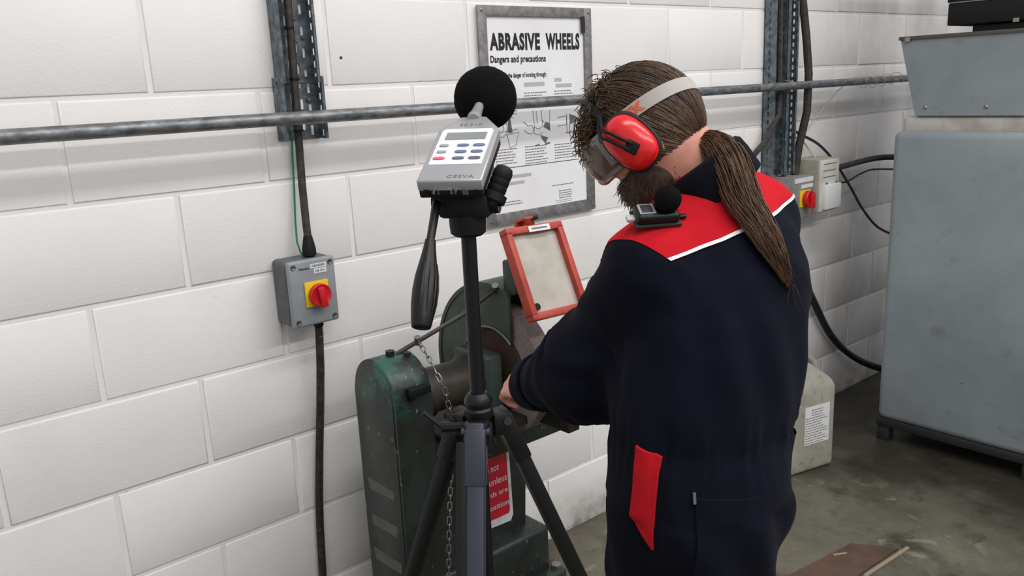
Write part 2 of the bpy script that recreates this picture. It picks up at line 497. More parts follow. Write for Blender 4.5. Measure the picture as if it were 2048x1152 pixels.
# ------------------------------------------------------------------ cable trays
def slotted_plate(mb, o, eu, ev, en, wu, lv, th, slots, pitch, slot_l, v0=0):
    """plate wu x lv in eu/ev with rows of slots: slots = [(u centre, slot width, phase)]"""
    o, eu, ev, en = map(Vector, (o, eu, ev, en))
    us = sorted({0., wu} | {c - w / 2 for c, w, p in slots} | {c + w / 2 for c, w, p in slots})
    for a, b in zip(us[:-1], us[1:]):
        hole = next(((c, w, p) for c, w, p in slots if abs(a - (c - w / 2)) < 1e-6 and abs(b - (c + w / 2)) < 1e-6), None)
        segs = []
        if hole is None: segs = [(0, lv)]
        else:
            v = 0.; h = v0 + hole[2] * pitch
            while h < lv:
                if h > v: segs.append((v, h))
                v = h + slot_l; h += pitch
            if v < lv: segs.append((v, lv))
        for s0, s1 in segs:
            p = [o + eu * a + ev * s0, o + eu * b + ev * s0, o + eu * b + ev * s1, o + eu * a + ev * s1]
            q = [c + en * th for c in p]
            mb.add(p + q, [(3, 2, 1, 0), (4, 5, 6, 7), (0, 1, 5, 4), (1, 2, 6, 5), (2, 3, 7, 6), (3, 0, 4, 7)])
def tray(t, x0, x1, z0, z1, d, lean=0., back=-.004):
    ez = Vector((lean, 0, 1)); w = x1 - x0
    p = MB(); slotted_plate(p, (x0, back, z0), (1, 0, 0), ez, (0, -1, 0), w, z1 - z0, .0016,
                            [(w * .2, .008, .1), (w * .42, .008, .6), (w * .64, .008, .35), (w * .83, .008, .1)], .052, .026, .004)
    p.build('base_plate', 'tray_galv', t, angle=20)
    for nm, x, sg in (('side_flange', x0, 1), ('side_flange', x1, -1)):
        p = MB(); slotted_plate(p, (x, back, z0), (0, -1, 0), ez, (sg, 0, 0), d, z1 - z0, .0016, [(d * .5, .008, .2)], .03, .016)
        # rolled return lip along the flange edge
        a = Vector((x, back - d, z0)); b = a + ez * (z1 - z0)
        p.tube([a + V(sg * .004, .001, 0), b + V(sg * .004, .001, 0)], .0045, 8)
        p.tube([a + V(sg * .001, .012, 0), b + V(sg * .001, .012, 0)], .0022, 6)
        p.build(nm, 'tray_galv', t, angle=20)
def build_left_tray():
    t = thing('cable_tray', 'slotted galvanised cable tray above the grey grinder switch box', 'cable tray', (.32, 0, 1.45))
    tray(t, .277, .378, 1.59, 2.6, .042)
    tray(t, .270, .385, 1.452, 1.605, .046, back=-.001)
    for z in (1.55, 1.7):
        MB().cyl((.36, -.006, z), (.36, -.012, z), .005, n=8).build('bolt', 'steel', t)
    c = MB().tube([(.322, -.03, 2.6), (.322, -.028, 2.0), (.318, -.03, 1.7), (.312, -.028, 1.5), (.311, -.028, 1.44), (.305, -.034, 1.34), (.301, -.042, 1.25), (.298, -.05, 1.205)], .0098, 12)
    cc = thing('power_cable', 'thick black cable dropping from the tray into the grinder switch box', 'cable', (.3, -.045, 1.16))
    c.build('sheath', 'cable_black', cc)
    MB().lathe([(.0105, 0), (.0115, .004), (.0165, .028), (.0175, .034), (.0175, .05), (.014, .052)], (.2985, -.0485, 1.215), (-.03, -.06, -1), 16).build('gland', 'matte_black', cc)
    for z in (1.72, 1.60, 1.475):
        MB().lathe([(.011, -.003), (.0125, -.002), (.0125, .002), (.011, .003)], (.316 - (.003 if z < 1.5 else 0), -.029, z), (0, 0, 1), 12).build('cable_tie', 'black_plastic', cc)
    g = MB().tube([(.300, -.014, 1.46), (.296, -.014, 1.40), (.291, -.016, 1.33), (.282, -.022, 1.25), (.277, -.03, 1.2), (.279, -.04, 1.172), (.287, -.046, 1.158)], .0028, 6)
    tag(g.build('earth_wire', 'green_wire'), 'thin green earth wire hanging beside the black power cable', 'wire')

def rotary_knob(t, c, r, depth, ang=0.):
    """round red rotary switch with a raised grip, facing -Y"""
    c = Vector(c)
    k = MB().lathe([(r * .92, 0), (r, depth * .12), (r, depth * .55), (r * .93, depth * .62), (r * .84, depth * .55), (r * .5, depth * .5)], c, (0, -1, 0), 28)
    kb = k.build('rotary_knob', 'red_plastic', t)
    m = Matrix.Rotation(ang, 4, 'Y'); m.translation = c + V(0, -depth * .75, 0)
    MB().box((-r * .28, -depth * .25, -r * 1.08), (r * .28, depth * .25, r * .75), r * .1, 2, m).build('grip', 'red_plastic', kb)
    return kb
def build_left_isolator():
    x0, x1, z0, z1, d = .216, .345, .9925, 1.162, .09
    t = thing('switch_box', 'grey switch box with red and yellow rotary isolator left of the grinder', 'switch box', (.28, 0, .99))
    b = MB().box((x0 - .001, -d * .83, z0 + .001), (x1 + .001, .004, z1 - .001), .012, 3); b.build('back_box', 'box_slate', t)
    MB().box((x0, -d, z0), (x1, -d * .8, z1), .007, 3).build('lid', 'box_grey', t)
    for x in (x0 + .014, x1 - .014):
        for z in (z0 + .014, z1 - .014):
            s = MB().lathe([(.0075, 0), (.0075, .001), (.0055, .0014), (.004, .0006)], (x, -d + .0002, z), (0, -1, 0), 14).build('lid_screw', 'steel', t)
            MB().box((x - .0036, -d - .0016, z - .0007), (x + .0036, -d - .0008, z + .0007)).build('slot', 'iron', s)
    MB().box((.2535, -d - .0055, 1.0415), (.3185, -d, 1.106), .002).build('yellow_plate', 'yellow_plastic', t)
    rotary_knob(t, (.289, -d - .005, 1.071), .029, .027, math.radians(-10))
    MB().box((.276, -d - .0009, 1.1385), (.3195, -d, 1.1495)).build('name_sticker', 'white_label', t)
    MB().box((.285, -d - .0009, 1.1245), (.3195, -d, 1.1365)).build('circuit_sticker', 'white_label', t)
    k = MB(); put_text(k, 'GRINDER', (.2795, -d - .0012, 1.1415), (1, 0, 0), (0, 0, 1), w=.036, h=.0055, bold=.02)
    k.build('sticker_lettering', 'ink_black', t, fix=False, smooth=False)
    k = MB(); put_text(k, 'DB 2/11', (.2885, -d - .0012, 1.1278), (1, 0, 0), (0, 0, 1), w=.027, h=.0055, bold=.02)
    k.build('sticker_lettering', 'ink_black', t, fix=False, smooth=False)
    k = MB(); put_text(k, 'Newlec', (.2445, -d - .0006, 1.1375), (1, 0, 0), (0, 0, 1), w=.028, h=.007, bold=.02)
    k.build('maker_lettering', 'ink_black', t, fix=False, smooth=False)
    # corrugated flexible conduit running down the wall
    c = thing('flexible_conduit', 'black corrugated flexible conduit running down from the grinder switch box', 'conduit', (.25, -.04, 0))
    path = [V(.303, -.05, .992), V(.302, -.05, .95), V(.298, -.045, .86), V(.292, -.035, .76), V(.282, -.025, .64), V(.268, -.02, .5), V(.26, -.02, .40), V(.255, -.02, .3), V(.25, -.02, .2), V(.25, -.02, .02)]
    pts = []; 
    for a, b2 in zip(path[:-1], path[1:]):
        n = max(2, int((b2 - a).length / .00125))
        for i in range(n): pts.append(a.lerp(b2, i / n))
    rs = [.0098 + (.0014 if (i // 2) % 2 else -.0010) for i in range(len(pts))]
    MB().tube(pts, rs, 10).build('hose', 'cable_black', c, angle=60)
    MB().lathe([(.011, 0), (.013, -.003), (.013, -.016), (.011, -.018)], (.303, -.05, .994), (0, 0, 1), 12).build('conduit_gland', 'matte_black', c)

# ------------------------------------------------------------------ poster
def dash_lines(mb, x0, x1, ztop, zbot, y, pitch=.0085, hgt=.0026, seed=1, fill=.9):
    rnd = random.Random(seed); z = ztop
    while z > zbot:
        x = x0; end = x1 - rnd.random() * (x1 - x0) * .25
        while x < end:
            w = rnd.uniform(.004, .013); e = min(x + w, end)
            mb.quad((x, y, z - hgt), (e, y, z - hgt), (e, y, z), (x, y, z)); x = e + .0022
        z -= pitch
def build_poster():
    t = thing('framed_poster', 'abrasive wheels safety poster in a grey metal frame on the wall', 'poster', (1.14, 0, 1.143))
    x0, x1, z0, z1 = .912, 1.378, 1.143, 1.789; f = .033
    xi0, xi1, zi0, zi1 = x0 + f, x1 - f, z0 + .036, z1 - .03
    MB().box((x0 + .004, -.008, z0 + .004), (x1 - .004, .004, z1 - .004)).build('backing_sheet', 'poster_sheet', t)
    bars = [((x0, z0), (x0 + f, z1)), ((x1 - f, z0), (x1, z1)), ((x0 + f, z1 - .03), (x1 - f, z1)), ((x0 + f, z0), (x1 - f, z0 + .036))]
    for (a, b), (c, d) in bars:
        MB().box((a, -.0155, b), (c, -.007, d), .0015).build('frame_bar', 'zinc', t)
    for x in (x0 + .014, x1 - .014):
        for z in (z0 + .016, z1 - .014):
            MB().lathe([(.005, 0), (.0045, .0015), (.002, .0025)], (x, -.0154, z), (0, -1, 0), 10).build('frame_screw', 'steel', t)
    MB().box((xi1 - .014, -.0166, zi1 - .046), (xi1 + .002, -.0150, zi1 + .004)).build('black_tape', 'ink_black', t)
    y = -.0086; ex, ez = (1, 0, 0), (0, 0, 1)
    k = MB(); put_text(k, 'ABRASIVE', (.957, y, 1.662), ex, ez, w=.2, h=.051, bold=.05, spacing=1.12)
    put_text(k, 'WHEELS', (1.181, y, 1.662), ex, ez, w=.147, h=.051, bold=.05, spacing=1.12)
    k.build('title_lettering', 'ink_black', t, fix=False, smooth=False)
    k = MB(); put_text(k, 'Dangers and precautions', (.957, y, 1.621), ex, ez, w=.222, h=.027, bold=.035, spacing=1.06)
    k.build('subtitle_lettering', 'ink_black', t, fix=False, smooth=False)
    k = MB(); put_text(k, 'To minimise the danger of bursting through:', (.957, y, 1.5785), ex, ez, w=.222, h=.019, bold=.03, spacing=1.05)
    k.build('heading_lettering', 'ink_black', t, fix=False, smooth=False)
    g = MB()
    dash_lines(g, 1.083, 1.18, 1.537, 1.50, y, seed=1); dash_lines(g, 1.21, 1.306, 1.538, 1.50, y, seed=2); dash_lines(g, .958, 1.055, 1.537, 1.50, y, seed=7)
    dash_lines(g, .958, 1.05, 1.373, 1.327, y, seed=3); dash_lines(g, 1.078, 1.175, 1.374, 1.318, y, seed=4); dash_lines(g, 1.204, 1.3, 1.371, 1.327, y, seed=5)
    dash_lines(g, 1.188, 1.305, 1.242, 1.236, y, seed=6); dash_lines(g, 1.217, 1.277, 1.222, 1.196, y, .0075, seed=8); dash_lines(g, 1.203, 1.287, 1.191, 1.184, y, .006, .0015, 9)
    dash_lines(g, .957, 1.066, 1.212, 1.196, y, seed=10); dash_lines(g, 1.005, 1.06, 1.486, 1.476, y, seed=12)
    tag(g.build('small_print', 'ink_grey', t, fix=False, smooth=False), kind='stuff')
    g = MB()
    for a, b, c, d in ((1.085, 1.555, .085, .012), (1.213, 1.566, .03, .011), (1.218, 1.548, .07, .011), (.97, 1.282, .13, .01), (.97, 1.262, .1, .01)):
        g.quad((a, y, b), (a + c, y, b), (a + c, y, b + d), (a, y, b + d))
    g.build('faded_print', 'ink_soft', t, fix=False, smooth=False)
    MB().quad((.951, y, 1.3145), (1.308, y, 1.3145), (1.308, y, 1.3165), (.951, y, 1.3165)).build('rule_line', 'ink_black', t, fix=False, smooth=False)
    # line drawings: wheel guard, gripping hands, bench grinder
    d = MB(); fl = MB()
    def line(p, r=.0009): d.tube([(a, y, b) for a, b in p], r, 4)
    def circ(cx, cz, r, a0=0, a1=360): line([(cx + r * math.cos(math.radians(a)), cz + r * math.sin(math.radians(a))) for a in range(a0, a1 + 1, 15)])
    circ(.985, 1.435, .026); circ(.985, 1.435, .011); line([(1.0, 1.456), (1.012, 1.468), (1.02, 1.42), (1.02, 1.466), (1.036, 1.466)])
    line([(1.005, 1.415), (1.055, 1.42), (1.043, 1.383), (1.018, 1.375), (1.008, 1.415)]); line([(1.0, 1.425), (1.05, 1.43)])
    fl.add([(1.012, y, 1.42), (1.03, y, 1.42), (1.024, y, 1.462), (1.014, y, 1.462)], [(0, 1, 2, 3)])
    line([(1.076, 1.45), (1.094, 1.436), (1.11, 1.438), (1.118, 1.425), (1.108, 1.41), (1.09, 1.415), (1.078, 1.424)])
    line([(1.116, 1.482), (1.122, 1.43), (1.14, 1.424), (1.155, 1.432), (1.152, 1.482)]); line([(1.13, 1.48), (1.134, 1.44)])
    line([(1.12, 1.43), (1.118, 1.412), (1.14, 1.405), (1.155, 1.412)]); line([(1.155, 1.45), (1.185, 1.42), (1.188, 1.48)])
    for p in ([(1.158, 1.43), (1.187, 1.415), (1.187, 1.44), (1.17, 1.445)], [(1.145, 1.405), (1.178, 1.395), (1.165, 1.378), (1.15, 1.392)], [(1.12, 1.372), (1.14, 1.375), (1.14, 1.379), (1.12, 1.375)], [(1.162, 1.372), (1.185, 1.376), (1.185, 1.381), (1.165, 1.379)]):
        fl.add([(a, y, b) for a, b in p], [(0, 1, 2, 3)])
    line([(1.22, 1.455), (1.26, 1.458), (1.26, 1.43), (1.22, 1.428)]); line([(1.262, 1.465), (1.262, 1.405), (1.274, 1.405), (1.274, 1.465)]); line([(1.255, 1.405), (1.28, 1.404)], .0016)
    fl.add([(1.276, y, 1.462), (1.3, y, 1.456), (1.314, y, 1.446), (1.3, y, 1.436), (1.276, y, 1.43)], [(0, 1, 2, 3, 4)])
    d.build('line_drawing', 'ink_grey', t, fix=False, smooth=False); fl.build('shaded_drawing', 'print_grey', t, fix=False, smooth=False)

# ------------------------------------------------------------------ right-hand wall gear
def build_right_gear():
    t = thing('cable_tray', 'slotted galvanised cable tray standing between the bearded worker and the cabinet', 'cable tray', (2.45, 0, 1.08))
    tray(t, 2.37, 2.47, 1.146, 2.7, .05); tray(t, 2.478, 2.545, 1.146, 2.7, .045)
    a = thing('wall_cable', 'thick black cable bulging out along the right side of the tray', 'cable', (2.6, -.03, 1.1))
    MB().tube([(2.555, -.05, 2.7), (2.553, -.05, 2.0), (2.553, -.055, 1.85), (2.575, -.065, 1.7), (2.595, -.07, 1.55), (2.592, -.07, 1.4), (2.57, -.05, 1.25), (2.555, -.04, 1.1), (2.55, -.05, 1.03)], .0165, 10).build('sheath', 'cable_black', a)
    a = thing('wall_cable', 'black cable inside the right tray swinging out left behind the worker', 'cable', (2.11, -.02, 0))
    MB().tube([(2.43, -.035, 2.7), (2.43, -.035, 1.8), (2.43, -.04, 1.55), (2.40, -.06, 1.4), (2.33, -.05, 1.3), (2.25, -.03, 1.23), (2.16, -.02, 1.13), (2.12, -.018, .95), (2.11, -.018, .5), (2.11, -.018, .005)], .0115, 8).build('sheath', 'cable_black', a)
    a = thing('wall_cable', 'straight dark cable fastened down the middle of the right tray', 'cable', (2.5, -.02, 1.1))
    MB().tube([(2.50, -.03, 2.7), (2.498, -.032, 1.8), (2.495, -.03, 1.5), (2.492, -.03, 1.15), (2.5, -.05, 1.07)], .0105, 8).build('sheath', 'cable_black', a)
    for z in (1.3, 1.62): MB().lathe([(.0125, -.003), (.0135, 0), (.0125, .003)], (2.495, -.03, z), (0, 0, 1), 10).build('cable_tie', 'black_plastic', a)
    # grey rotary isolator
    s = thing('switch_box', 'grey wall switch with red and yellow knob just behind the worker\'s shoulder', 'switch box', (2.52, 0, .966))
    MB().box((2.446, -.11, .966), (2.594, .003, 1.139), .008, 2).build('case', 'box_dusty', s)
    MB().box((2.452, -.1125, 1.115), (2.588, -.108, 1.134)).build('label_strip', 'white_label', s)
    MB().box((2.50, -.1125, 1.09), (2.588, -.108, 1.105)).build('label_strip', 'white_label', s)
    MB().box((2.487, -.116, 1.012), (2.567, -.109, 1.082), .003).build('yellow_plate', 'yellow_plastic', s)
    rotary_knob(s, (2.534, -.114, 1.045), .035, .04, 0)
    # white switch fuse
    s = thing('switch_box', 'tall white fuse switch box next to the machine cabinet', 'switch box', (2.68, 0, .975))
    MB().box((2.60, -.128, .975), (2.757, .003, 1.2), .006, 2).build('case', 'beige_switch', s)
    MB().box((2.603, -.136, .98), (2.754, -.126, 1.195), .003, 2).build('front_cover', 'white_switch', s)
    MB().box((2.628, -.152, .988), (2.752, -.134, 1.092), .004, 2).build('lower_door', 'white_label', s)
    for z in (1.178, 1.15, 1.123):
        MB().box((2.625, -.1375, z), (2.725, -.1358, z + .003)).build('printed_line', 'ink_grey', s)
    for z in (1.098,): 
        for x in (2.65, 2.73): MB().cyl((x, -.136, z), (x, -.142, z), .004, n=8).build('cover_screw', 'steel', s)
    def cab(name, label, pts, r, m='cable_black'):
        tag(MB().tube(smooth_path(pts), r, 8).build(name, m), label, 'cable')
    cab('control_cable', 'thin black cable sagging from the tray down to the cabinet side', [(2.555, -.04, 1.32), (2.6, -.05, 1.3), (2.72, -.06, 1.25), (2.86, -.06, 1.16), (3.0, -.06, 1.04), (3.1, -.07, .93), (3.2, -.1, .83), (3.22, -.2, .79), (3.2, -.33, .78), (3.2, -.387, .78)], .006)
    cab('supply_cable', 'stout black cable from the white fuse switch to the cabinet', [(2.74, -.05, 1.14), (2.9, -.045, 1.135), (3.2, -.06, 1.15), (3.3, -.14, 1.15), (3.32, -.33, 1.14), (3.32, -.387, 1.14)], .0135)
    cab('thin_cable', 'slim grey cable looping under the stout black supply cable', [(2.75, -.06, 1.11), (2.85, -.05, 1.075), (2.98, -.05, 1.065), (3.12, -.05, 1.09), (3.22, -.08, 1.10), (3.25, -.33, 1.10), (3.25, -.387, 1.10)], .0042)
    cab('thin_cable', 'thin grey wire arching from the tray to the white fuse switch', [(2.56, -.03, 1.28), (2.6, -.02, 1.29), (2.66, -.02, 1.265), (2.69, -.04, 1.22), (2.7, -.06, 1.195)], .004, 'clear_wire')
    cab('floor_cable', 'heavy black cable curving down the wall behind the plastic can', [(2.55, -.05, .97), (2.58, -.05, .85), (2.66, -.04, .68), (2.78, -.035, .522), (2.93, -.035, .345), (3.1, -.045, .21), (3.25, -.1, .12), (3.32, -.25, .1), (3.32, -.387, .13)], .0165, 'black_rubber')

def smooth_path(pts, n=6):
    P = [Vector(p) for p in pts]; out = []
    for i in range(len(P) - 1):
        a, b, c, d = P[max(i - 1, 0)], P[i], P[i + 1], P[min(i + 2, len(P) - 1)]
        for k in range(n):
            t = k / n
            out.append(.5 * ((2 * b) + (c - a) * t + (2 * a - 5 * b + 4 * c - d) * t * t + (3 * b - a - 3 * c + d) * t ** 3))
    out.append(P[-1]); return out

# ------------------------------------------------------------------ machine cabinet
def build_cabinet():
    t = thing('machine_cabinet', 'large grey painted metal machine cabinet with hood at the right', 'cabinet', (3.1, -.9, 0))
    MB().box((2.70, -1.75, .095), (3.6, -.385, 1.315), .03, 4).build('body', 'cabinet', t)
    MB().box((2.722, -1.74, 1.30), (3.58, -.41, 1.372), .018, 3).build('shoulder_lip', 'cream_lip', t)
    # flared hood
    lo = [(2.715, -.462), (3.5, -.462), (3.5, -1.75), (2.715, -1.75)]; hi = [(2.69, -.40), (3.56, -.40), (3.56, -1.78), (2.69, -1.78)]
    h = MB(); vs = [(x, y, 1.373) for x, y in lo] + [(x, y, 1.662) for x, y in hi]
    h.add(vs, [(3, 2, 1, 0), (4, 5, 6, 7), (0, 1, 5, 4), (1, 2, 6, 5), (2, 3, 7, 6), (3, 0, 4, 7)]); hood = h.build('hood', 'cabinet', t)
    MB().box((2.683, -1.79, 1.66), (3.57, -.394, 1.674), .002).build('hood_rim', 'brown_rim', t)
    for y in (-.50, -.72, -.98, -1.3):
        MB().lathe([(.008, 0), (.007, .002), (.004, .004)], (2.7125, y, 1.405), (-1, 0, -.08), 10).build('hood_bolt', 'steel', hood)
    MB().box((2.687, -.44, 1.655), (2.681, -.42, 1.670)).build('rivet', 'steel', hood)
    MB().box((2.70, -1.75, .065), (3.6, -.387, .1), .003).build('base_frame', 'dark_steel', t)
    for x in (2.705, 3.54):
        for y in (-.44, -1.01, -1.7):
            MB().box((x, y, 0), (x + .05, y + .05, .07), .002).build('leg', 'dark_steel', t)
    # scratches and knocks
    u = thing('extractor_unit', 'black slatted unit standing on top of the cabinet hood', 'machine', (3.0, -1.0, 1.674))
    MB().box((2.79, -1.8, 1.674), (3.5, -.62, 1.70), .004).build('plinth', 'dark_steel', u)
    for i in range(5):
        z = 1.703 + i * .083
        MB().box((2.735 + i * .003, -1.8, z), (3.5, -.55 + i * .006, z + .079), .004).build('casing_band', 'matte_black', u)
        MB().box((2.734 + i * .003, -1.8, z + .0795), (3.5, -.552 + i * .006, z + .0835)).build('seam_strip', 'print_grey' if i == 0 else 'dark_steel', u)
    MB().box((2.728, -.80, 1.698), (2.734, -.78, 1.712)).build('catch', 'steel', u)

# ------------------------------------------------------------------ jerrycan, floor litter
def build_can():
    t = thing('jerrycan', 'dirty cream plastic jerrycan with white label on the floor behind the worker', 'jerrycan', (2.24, -.27, 0))
    a = math.radians(-14); m = Matrix.Rotation(a, 4, 'Z'); m.translation = V(2.245, -.27, 0)
    b = bmesh.new(); bmesh.ops.create_cube(b, size=1)
    for v in b.verts: v.co = Vector((v.co.x * .25, v.co.y * .19, (v.co.z + .5) * .36))
    top = [f for f in b.faces if f.normal.z > .9]
    r = bmesh.ops.extrude_face_region(b, geom=top)
    for v in r['geom']:
        if isinstance(v, bmesh.types.BMVert): v.co = Vector((v.co.x * .42 - .03, v.co.y * .5, v.co.z + .085))
    bmesh.ops.delete(b, geom=top, context='FACES')
    bmesh.ops.bevel(b, geom=b.edges[:], offset=.022, segments=4, affect='EDGES', profile=.5)
    b.transform(m); MB().bm(b).build('body', 'can', t, angle=50)
    P = lambda x, y, z: m @ V(x, y, z)
    MB().tube(smooth_path([P(-.10, 0, .36), P(-.098, 0, .43), P(-.05, 0, .462), P(.03, 0, .458), P(.085, 0, .42), P(.1, 0, .36)]), .014, 8).build('handle', 'can', t)
    MB().lathe([(.026, 0), (.026, .012), (.03, .012), (.03, .036), (.026, .04)], P(.062, .04, .402), (.45, 0, 1), 18).build('cap', 'black_plastic', t)
    lab = MB().obox(P(.022, -.0955, .20), m.to_3x3() @ V(1, 0, 0), m.to_3x3() @ V(0, 1, 0), V(0, 0, 1), (.13, .002, .16)).build('paper_label', 'white_label', t)
    g = MB(); rnd = random.Random(5); z = .262
    while z > .122:
        x = -.04 if z < .24 else -.01; e = .082 - rnd.random() * .04 if z < .24 else .05
        while x < e:
            w_ = min(rnd.uniform(.006, .016), e - x)
            g.quad(P(x, -.0968, z), P(x + w_, -.0968, z), P(x + w_, -.0968, z + .0035), P(x, -.0968, z + .0035)); x += w_ + .003
        z -= .0105
    tag(g.build('label_print', 'ink_grey', lab, fix=False, smooth=False), kind='stuff')

def build_litter():
    b = MB(); poly = [(1.15, -.655), (1.825, -.745), (1.905, -.868), (1.62, -.852), (1.15, -.82)]
    b.prism([(x, y) for x, y in poly], (0, 0, .0), (1, 0, 0), (0, 1, 0), (0, 0, 1), .006, .001)
    tag(b.build('board_offcut', 'hardboard'), 'reddish brown sheet offcut lying on the concrete floor', 'board')
    tag(MB().box((-.13, -.006, 0), (.13, .006, .009), .002, 1, Matrix.Translation((1.80, -.879, .0)) @ Matrix.Rotation(math.radians(-4), 4, 'Z')).build('wood_strip', 'pale_wood'), 'thin pale wood strip beside the brown sheet on the floor', 'wood strip')
    tag(MB().box((-.025, -.004, 0), (.025, .004, .005), .001, 1, Matrix.Translation((1.73, -.755, .0062)) @ Matrix.Rotation(math.radians(-30), 4, 'Z')).build('wood_splinter', 'pale_wood'), 'short pale splinter lying on the brown sheet\'s far edge', 'splinter')
# ------------------------------------------------------------------ tripod
def build_tripod():
    cx, cy = -.018, -1.137
    t = thing('tripod', 'black camera tripod standing in front of the grinder', 'tripod', (cx, cy, 0))
    P = lambda x, y, z: V(cx + x, cy + y, z)
    MB().cyl(P(0, 0, 1.13), P(0, 0, 1.392), .0099, n=20).build('centre_column', 'black_plastic', t)
    MB().lathe([(.012, 1.120), (.018, 1.122), (.0200, 1.128), (.0200, 1.137), (.0175, 1.140), (.0192, 1.146), (.0192, 1.150), (.016, 1.156), (.0125, 1.16)], P(0, 0, 0), (0, 0, 1), 28).build('locking_collar', 'black_plastic', t)
    MB().lathe([(.016, 1.08), (.020, 1.085), (.020, 1.116), (.017, 1.121)], P(0, 0, 0), (0, 0, 1), 20).build('hub', 'black_plastic', t)
    MB().cyl(P(0, 0, .82), P(0, 0, 1.09), .0085, n=12).build('lower_column', 'black_plastic', t)
    yaw = .698512; fh = V(math.sin(yaw), math.cos(yaw), 0); rh = V(math.cos(yaw), -math.sin(yaw), 0)
    for i, az in enumerate((180, 60, -60)):
        a = math.radians(az + 6); d = fh * math.cos(a) + rh * math.sin(a); s = d.cross(V(0, 0, 1)).normalized()
        top = P(0, 0, 1.128) + d * .03; foot = P(0, 0, 0.012) + d * (.03 + 1.116 * .4)
        ax = (foot - top).normalized(); nn = s.cross(ax)
        # yoke that carries the leg
        MB().obox(P(0, 0, 1.112) + d * .027, s, d, V(0, 0, 1), (.034, .024, .032), .005).build('leg_yoke', 'black_plastic', t)
        MB().cyl(top + ax * .012 - s * .019, top + ax * .012 + s * .019, .006, n=12).build('pivot_pin', 'slate_aluminium', t)
        leg = MB().obox(top + ax * .30, s, nn, ax, (.024, .020, .60), .003).build('leg', 'slate_aluminium' if i == 0 else 'black_plastic', t)
        MB().obox(top + ax * .045, s, nn, ax, (.028, .024, .075), .003).build('leg_bracket', 'slate_aluminium' if i == 0 else 'black_plastic', leg)
        if i == 0:
            MB().obox(top + ax * .31 + s * .018, s, nn, ax, (.014, .022, .57), .002).build('leg_channel', 'matte_black', leg)
        MB().obox(top + ax * .61, s, nn, ax, (.036, .028, .05), .005).build('leg_lock', 'black_plastic', leg)
        L = (foot - top).length
        MB().obox(top + ax * (.60 + (L - .60) / 2), s, nn, ax, (.022, .015, L - .62), .002).build('lower_leg', 'slate_aluminium', t)
        MB().lathe([(.008, 0), (.014, .006), (.016, .02), (.012, .034)], foot - V(0, 0, .012), -ax, 14).build('rubber_foot', 'black_rubber', t)
        # spreader strut
        MB().cyl(P(0, 0, .84), top + ax * .42 - nn * .0, .005, n=8).build('spreader', 'black_plastic', t)
    MB().lathe([(.013, .815), (.018, .82), (.018, .85), (.013, .855)], P(0, 0, 0), (0, 0, 1), 14).build('spreader_hub', 'black_plastic', t)
    # crank / lock knobs on the hub
    q = P(0, 0, 1.112)
    MB().cyl(q - rh * .02, q - rh * .052, .0075, n=10).build('lock_screw', 'black_plastic', t)
    MB().cyl(q - rh * .05 - fh * .002, q - rh * .075 + V(0, 0, .022), .004, n=8).build('lock_lever', 'black_plastic', t)
    # pan and tilt head
    e1, e2, n = V(.627, -.779, -.008), V(.711, .568, .413), V(-.318, -.265, .911)
    hc = P(0, 0, 1.415)
    MB().lathe([(.018, 1.375), (.023, 1.379), (.024, 1.392), (.024, 1.402), (.02, 1.406)], P(0, 0, 0), (0, 0, 1), 24).build('pan_base', 'matte_black', t)
    MB().obox(hc, e1, e1.cross(V(0, 0, 1)) * -1, V(0, 0, 1), (.066, .046, .03), .006).build('tilt_block', 'matte_black', t)
    MB().cyl(hc - e1 * .043 + V(0, 0, .004), hc + e1 * .043 + V(0, 0, .004), .0155, n=18).build('tilt_axle', 'black_plastic', t)
    oc = V(-.068, -1.169, 1.453)
    MB().obox(oc + e2 * .06 - n * .0305, e1, e2, n, (.062, .082, .010), .003).build('camera_plate', 'matte_black', t)
    MB().obox(oc + e2 * .062 - n * .0425, e1, e2, n, (.044, .06, .016), .004).build('plate_socket', 'matte_black', t)
    # pan handle
    p0, p1, p2 = V(-.062, -1.133, 1.422), V(-.098, -1.166, 1.384), V(-.147, -1.206, 1.293)
    MB().tube([p0, p0.lerp(p1, .5), p1, p1.lerp(p2, .15)], [.006, .0055, .0052, .0055], 12).build('handle_rod', 'black_plastic', t)
    ax = (p2 - p1).normalized(); L = (p2 - p1).length
    prof = [(.0065, 0), (.0078, L * .1), (.0105, L * .25), (.0138, L * .42), (.0152, L * .58), (.0150, L * .74), (.0132, L * .9), (.0118, L * .985), (.0112, L), (.0085, L * 1.005), (.008, L * .99)]
    g = MB().lathe(prof, p1, ax, 24).build('handle_grip', 'black_plastic', t)
    x, y, z = frame(ax, V(0.3, -1, .2))
    for k in range(5):
        a = math.radians(-64 + 32 * k); dd = x * math.cos(a) + y * math.sin(a)
        pts = [p1 + ax * (L * f_) + dd * (r_ + .0002) for f_, r_ in ((.28, .0112), (.42, .0138), (.58, .0152), (.74, .0150), (.86, .0137))]
        MB().tube(pts, [.0004, .0013, .0016, .0013, .0004], 6).build('grip_rib', 'black_plastic', g)
    # tilt lock knob at the right of the head
    a0, a1 = V(-.002, -1.168, 1.418), V(.022, -1.171, 1.462)
    kx = (a1 - a0).normalized(); L = (a1 - a0).length
    MB().lathe([(.013, 0), (.0165, .003), (.0165, .012), (.0115, .014), (.0125, .016), (.0125, .022), (.0115, .023), (.0125, .025), (.0125, .031), (.0115, .032), (.0125, .034), (.0125, .042), (.0105, .047), (.006, .0495)], a0, kx, 20).build('lock_knob', 'matte_black', t)
    MB().cyl(a0 - kx * .004, hc + e1 * .035, .008, n=10).build('knob_shaft', 'matte_black', t)

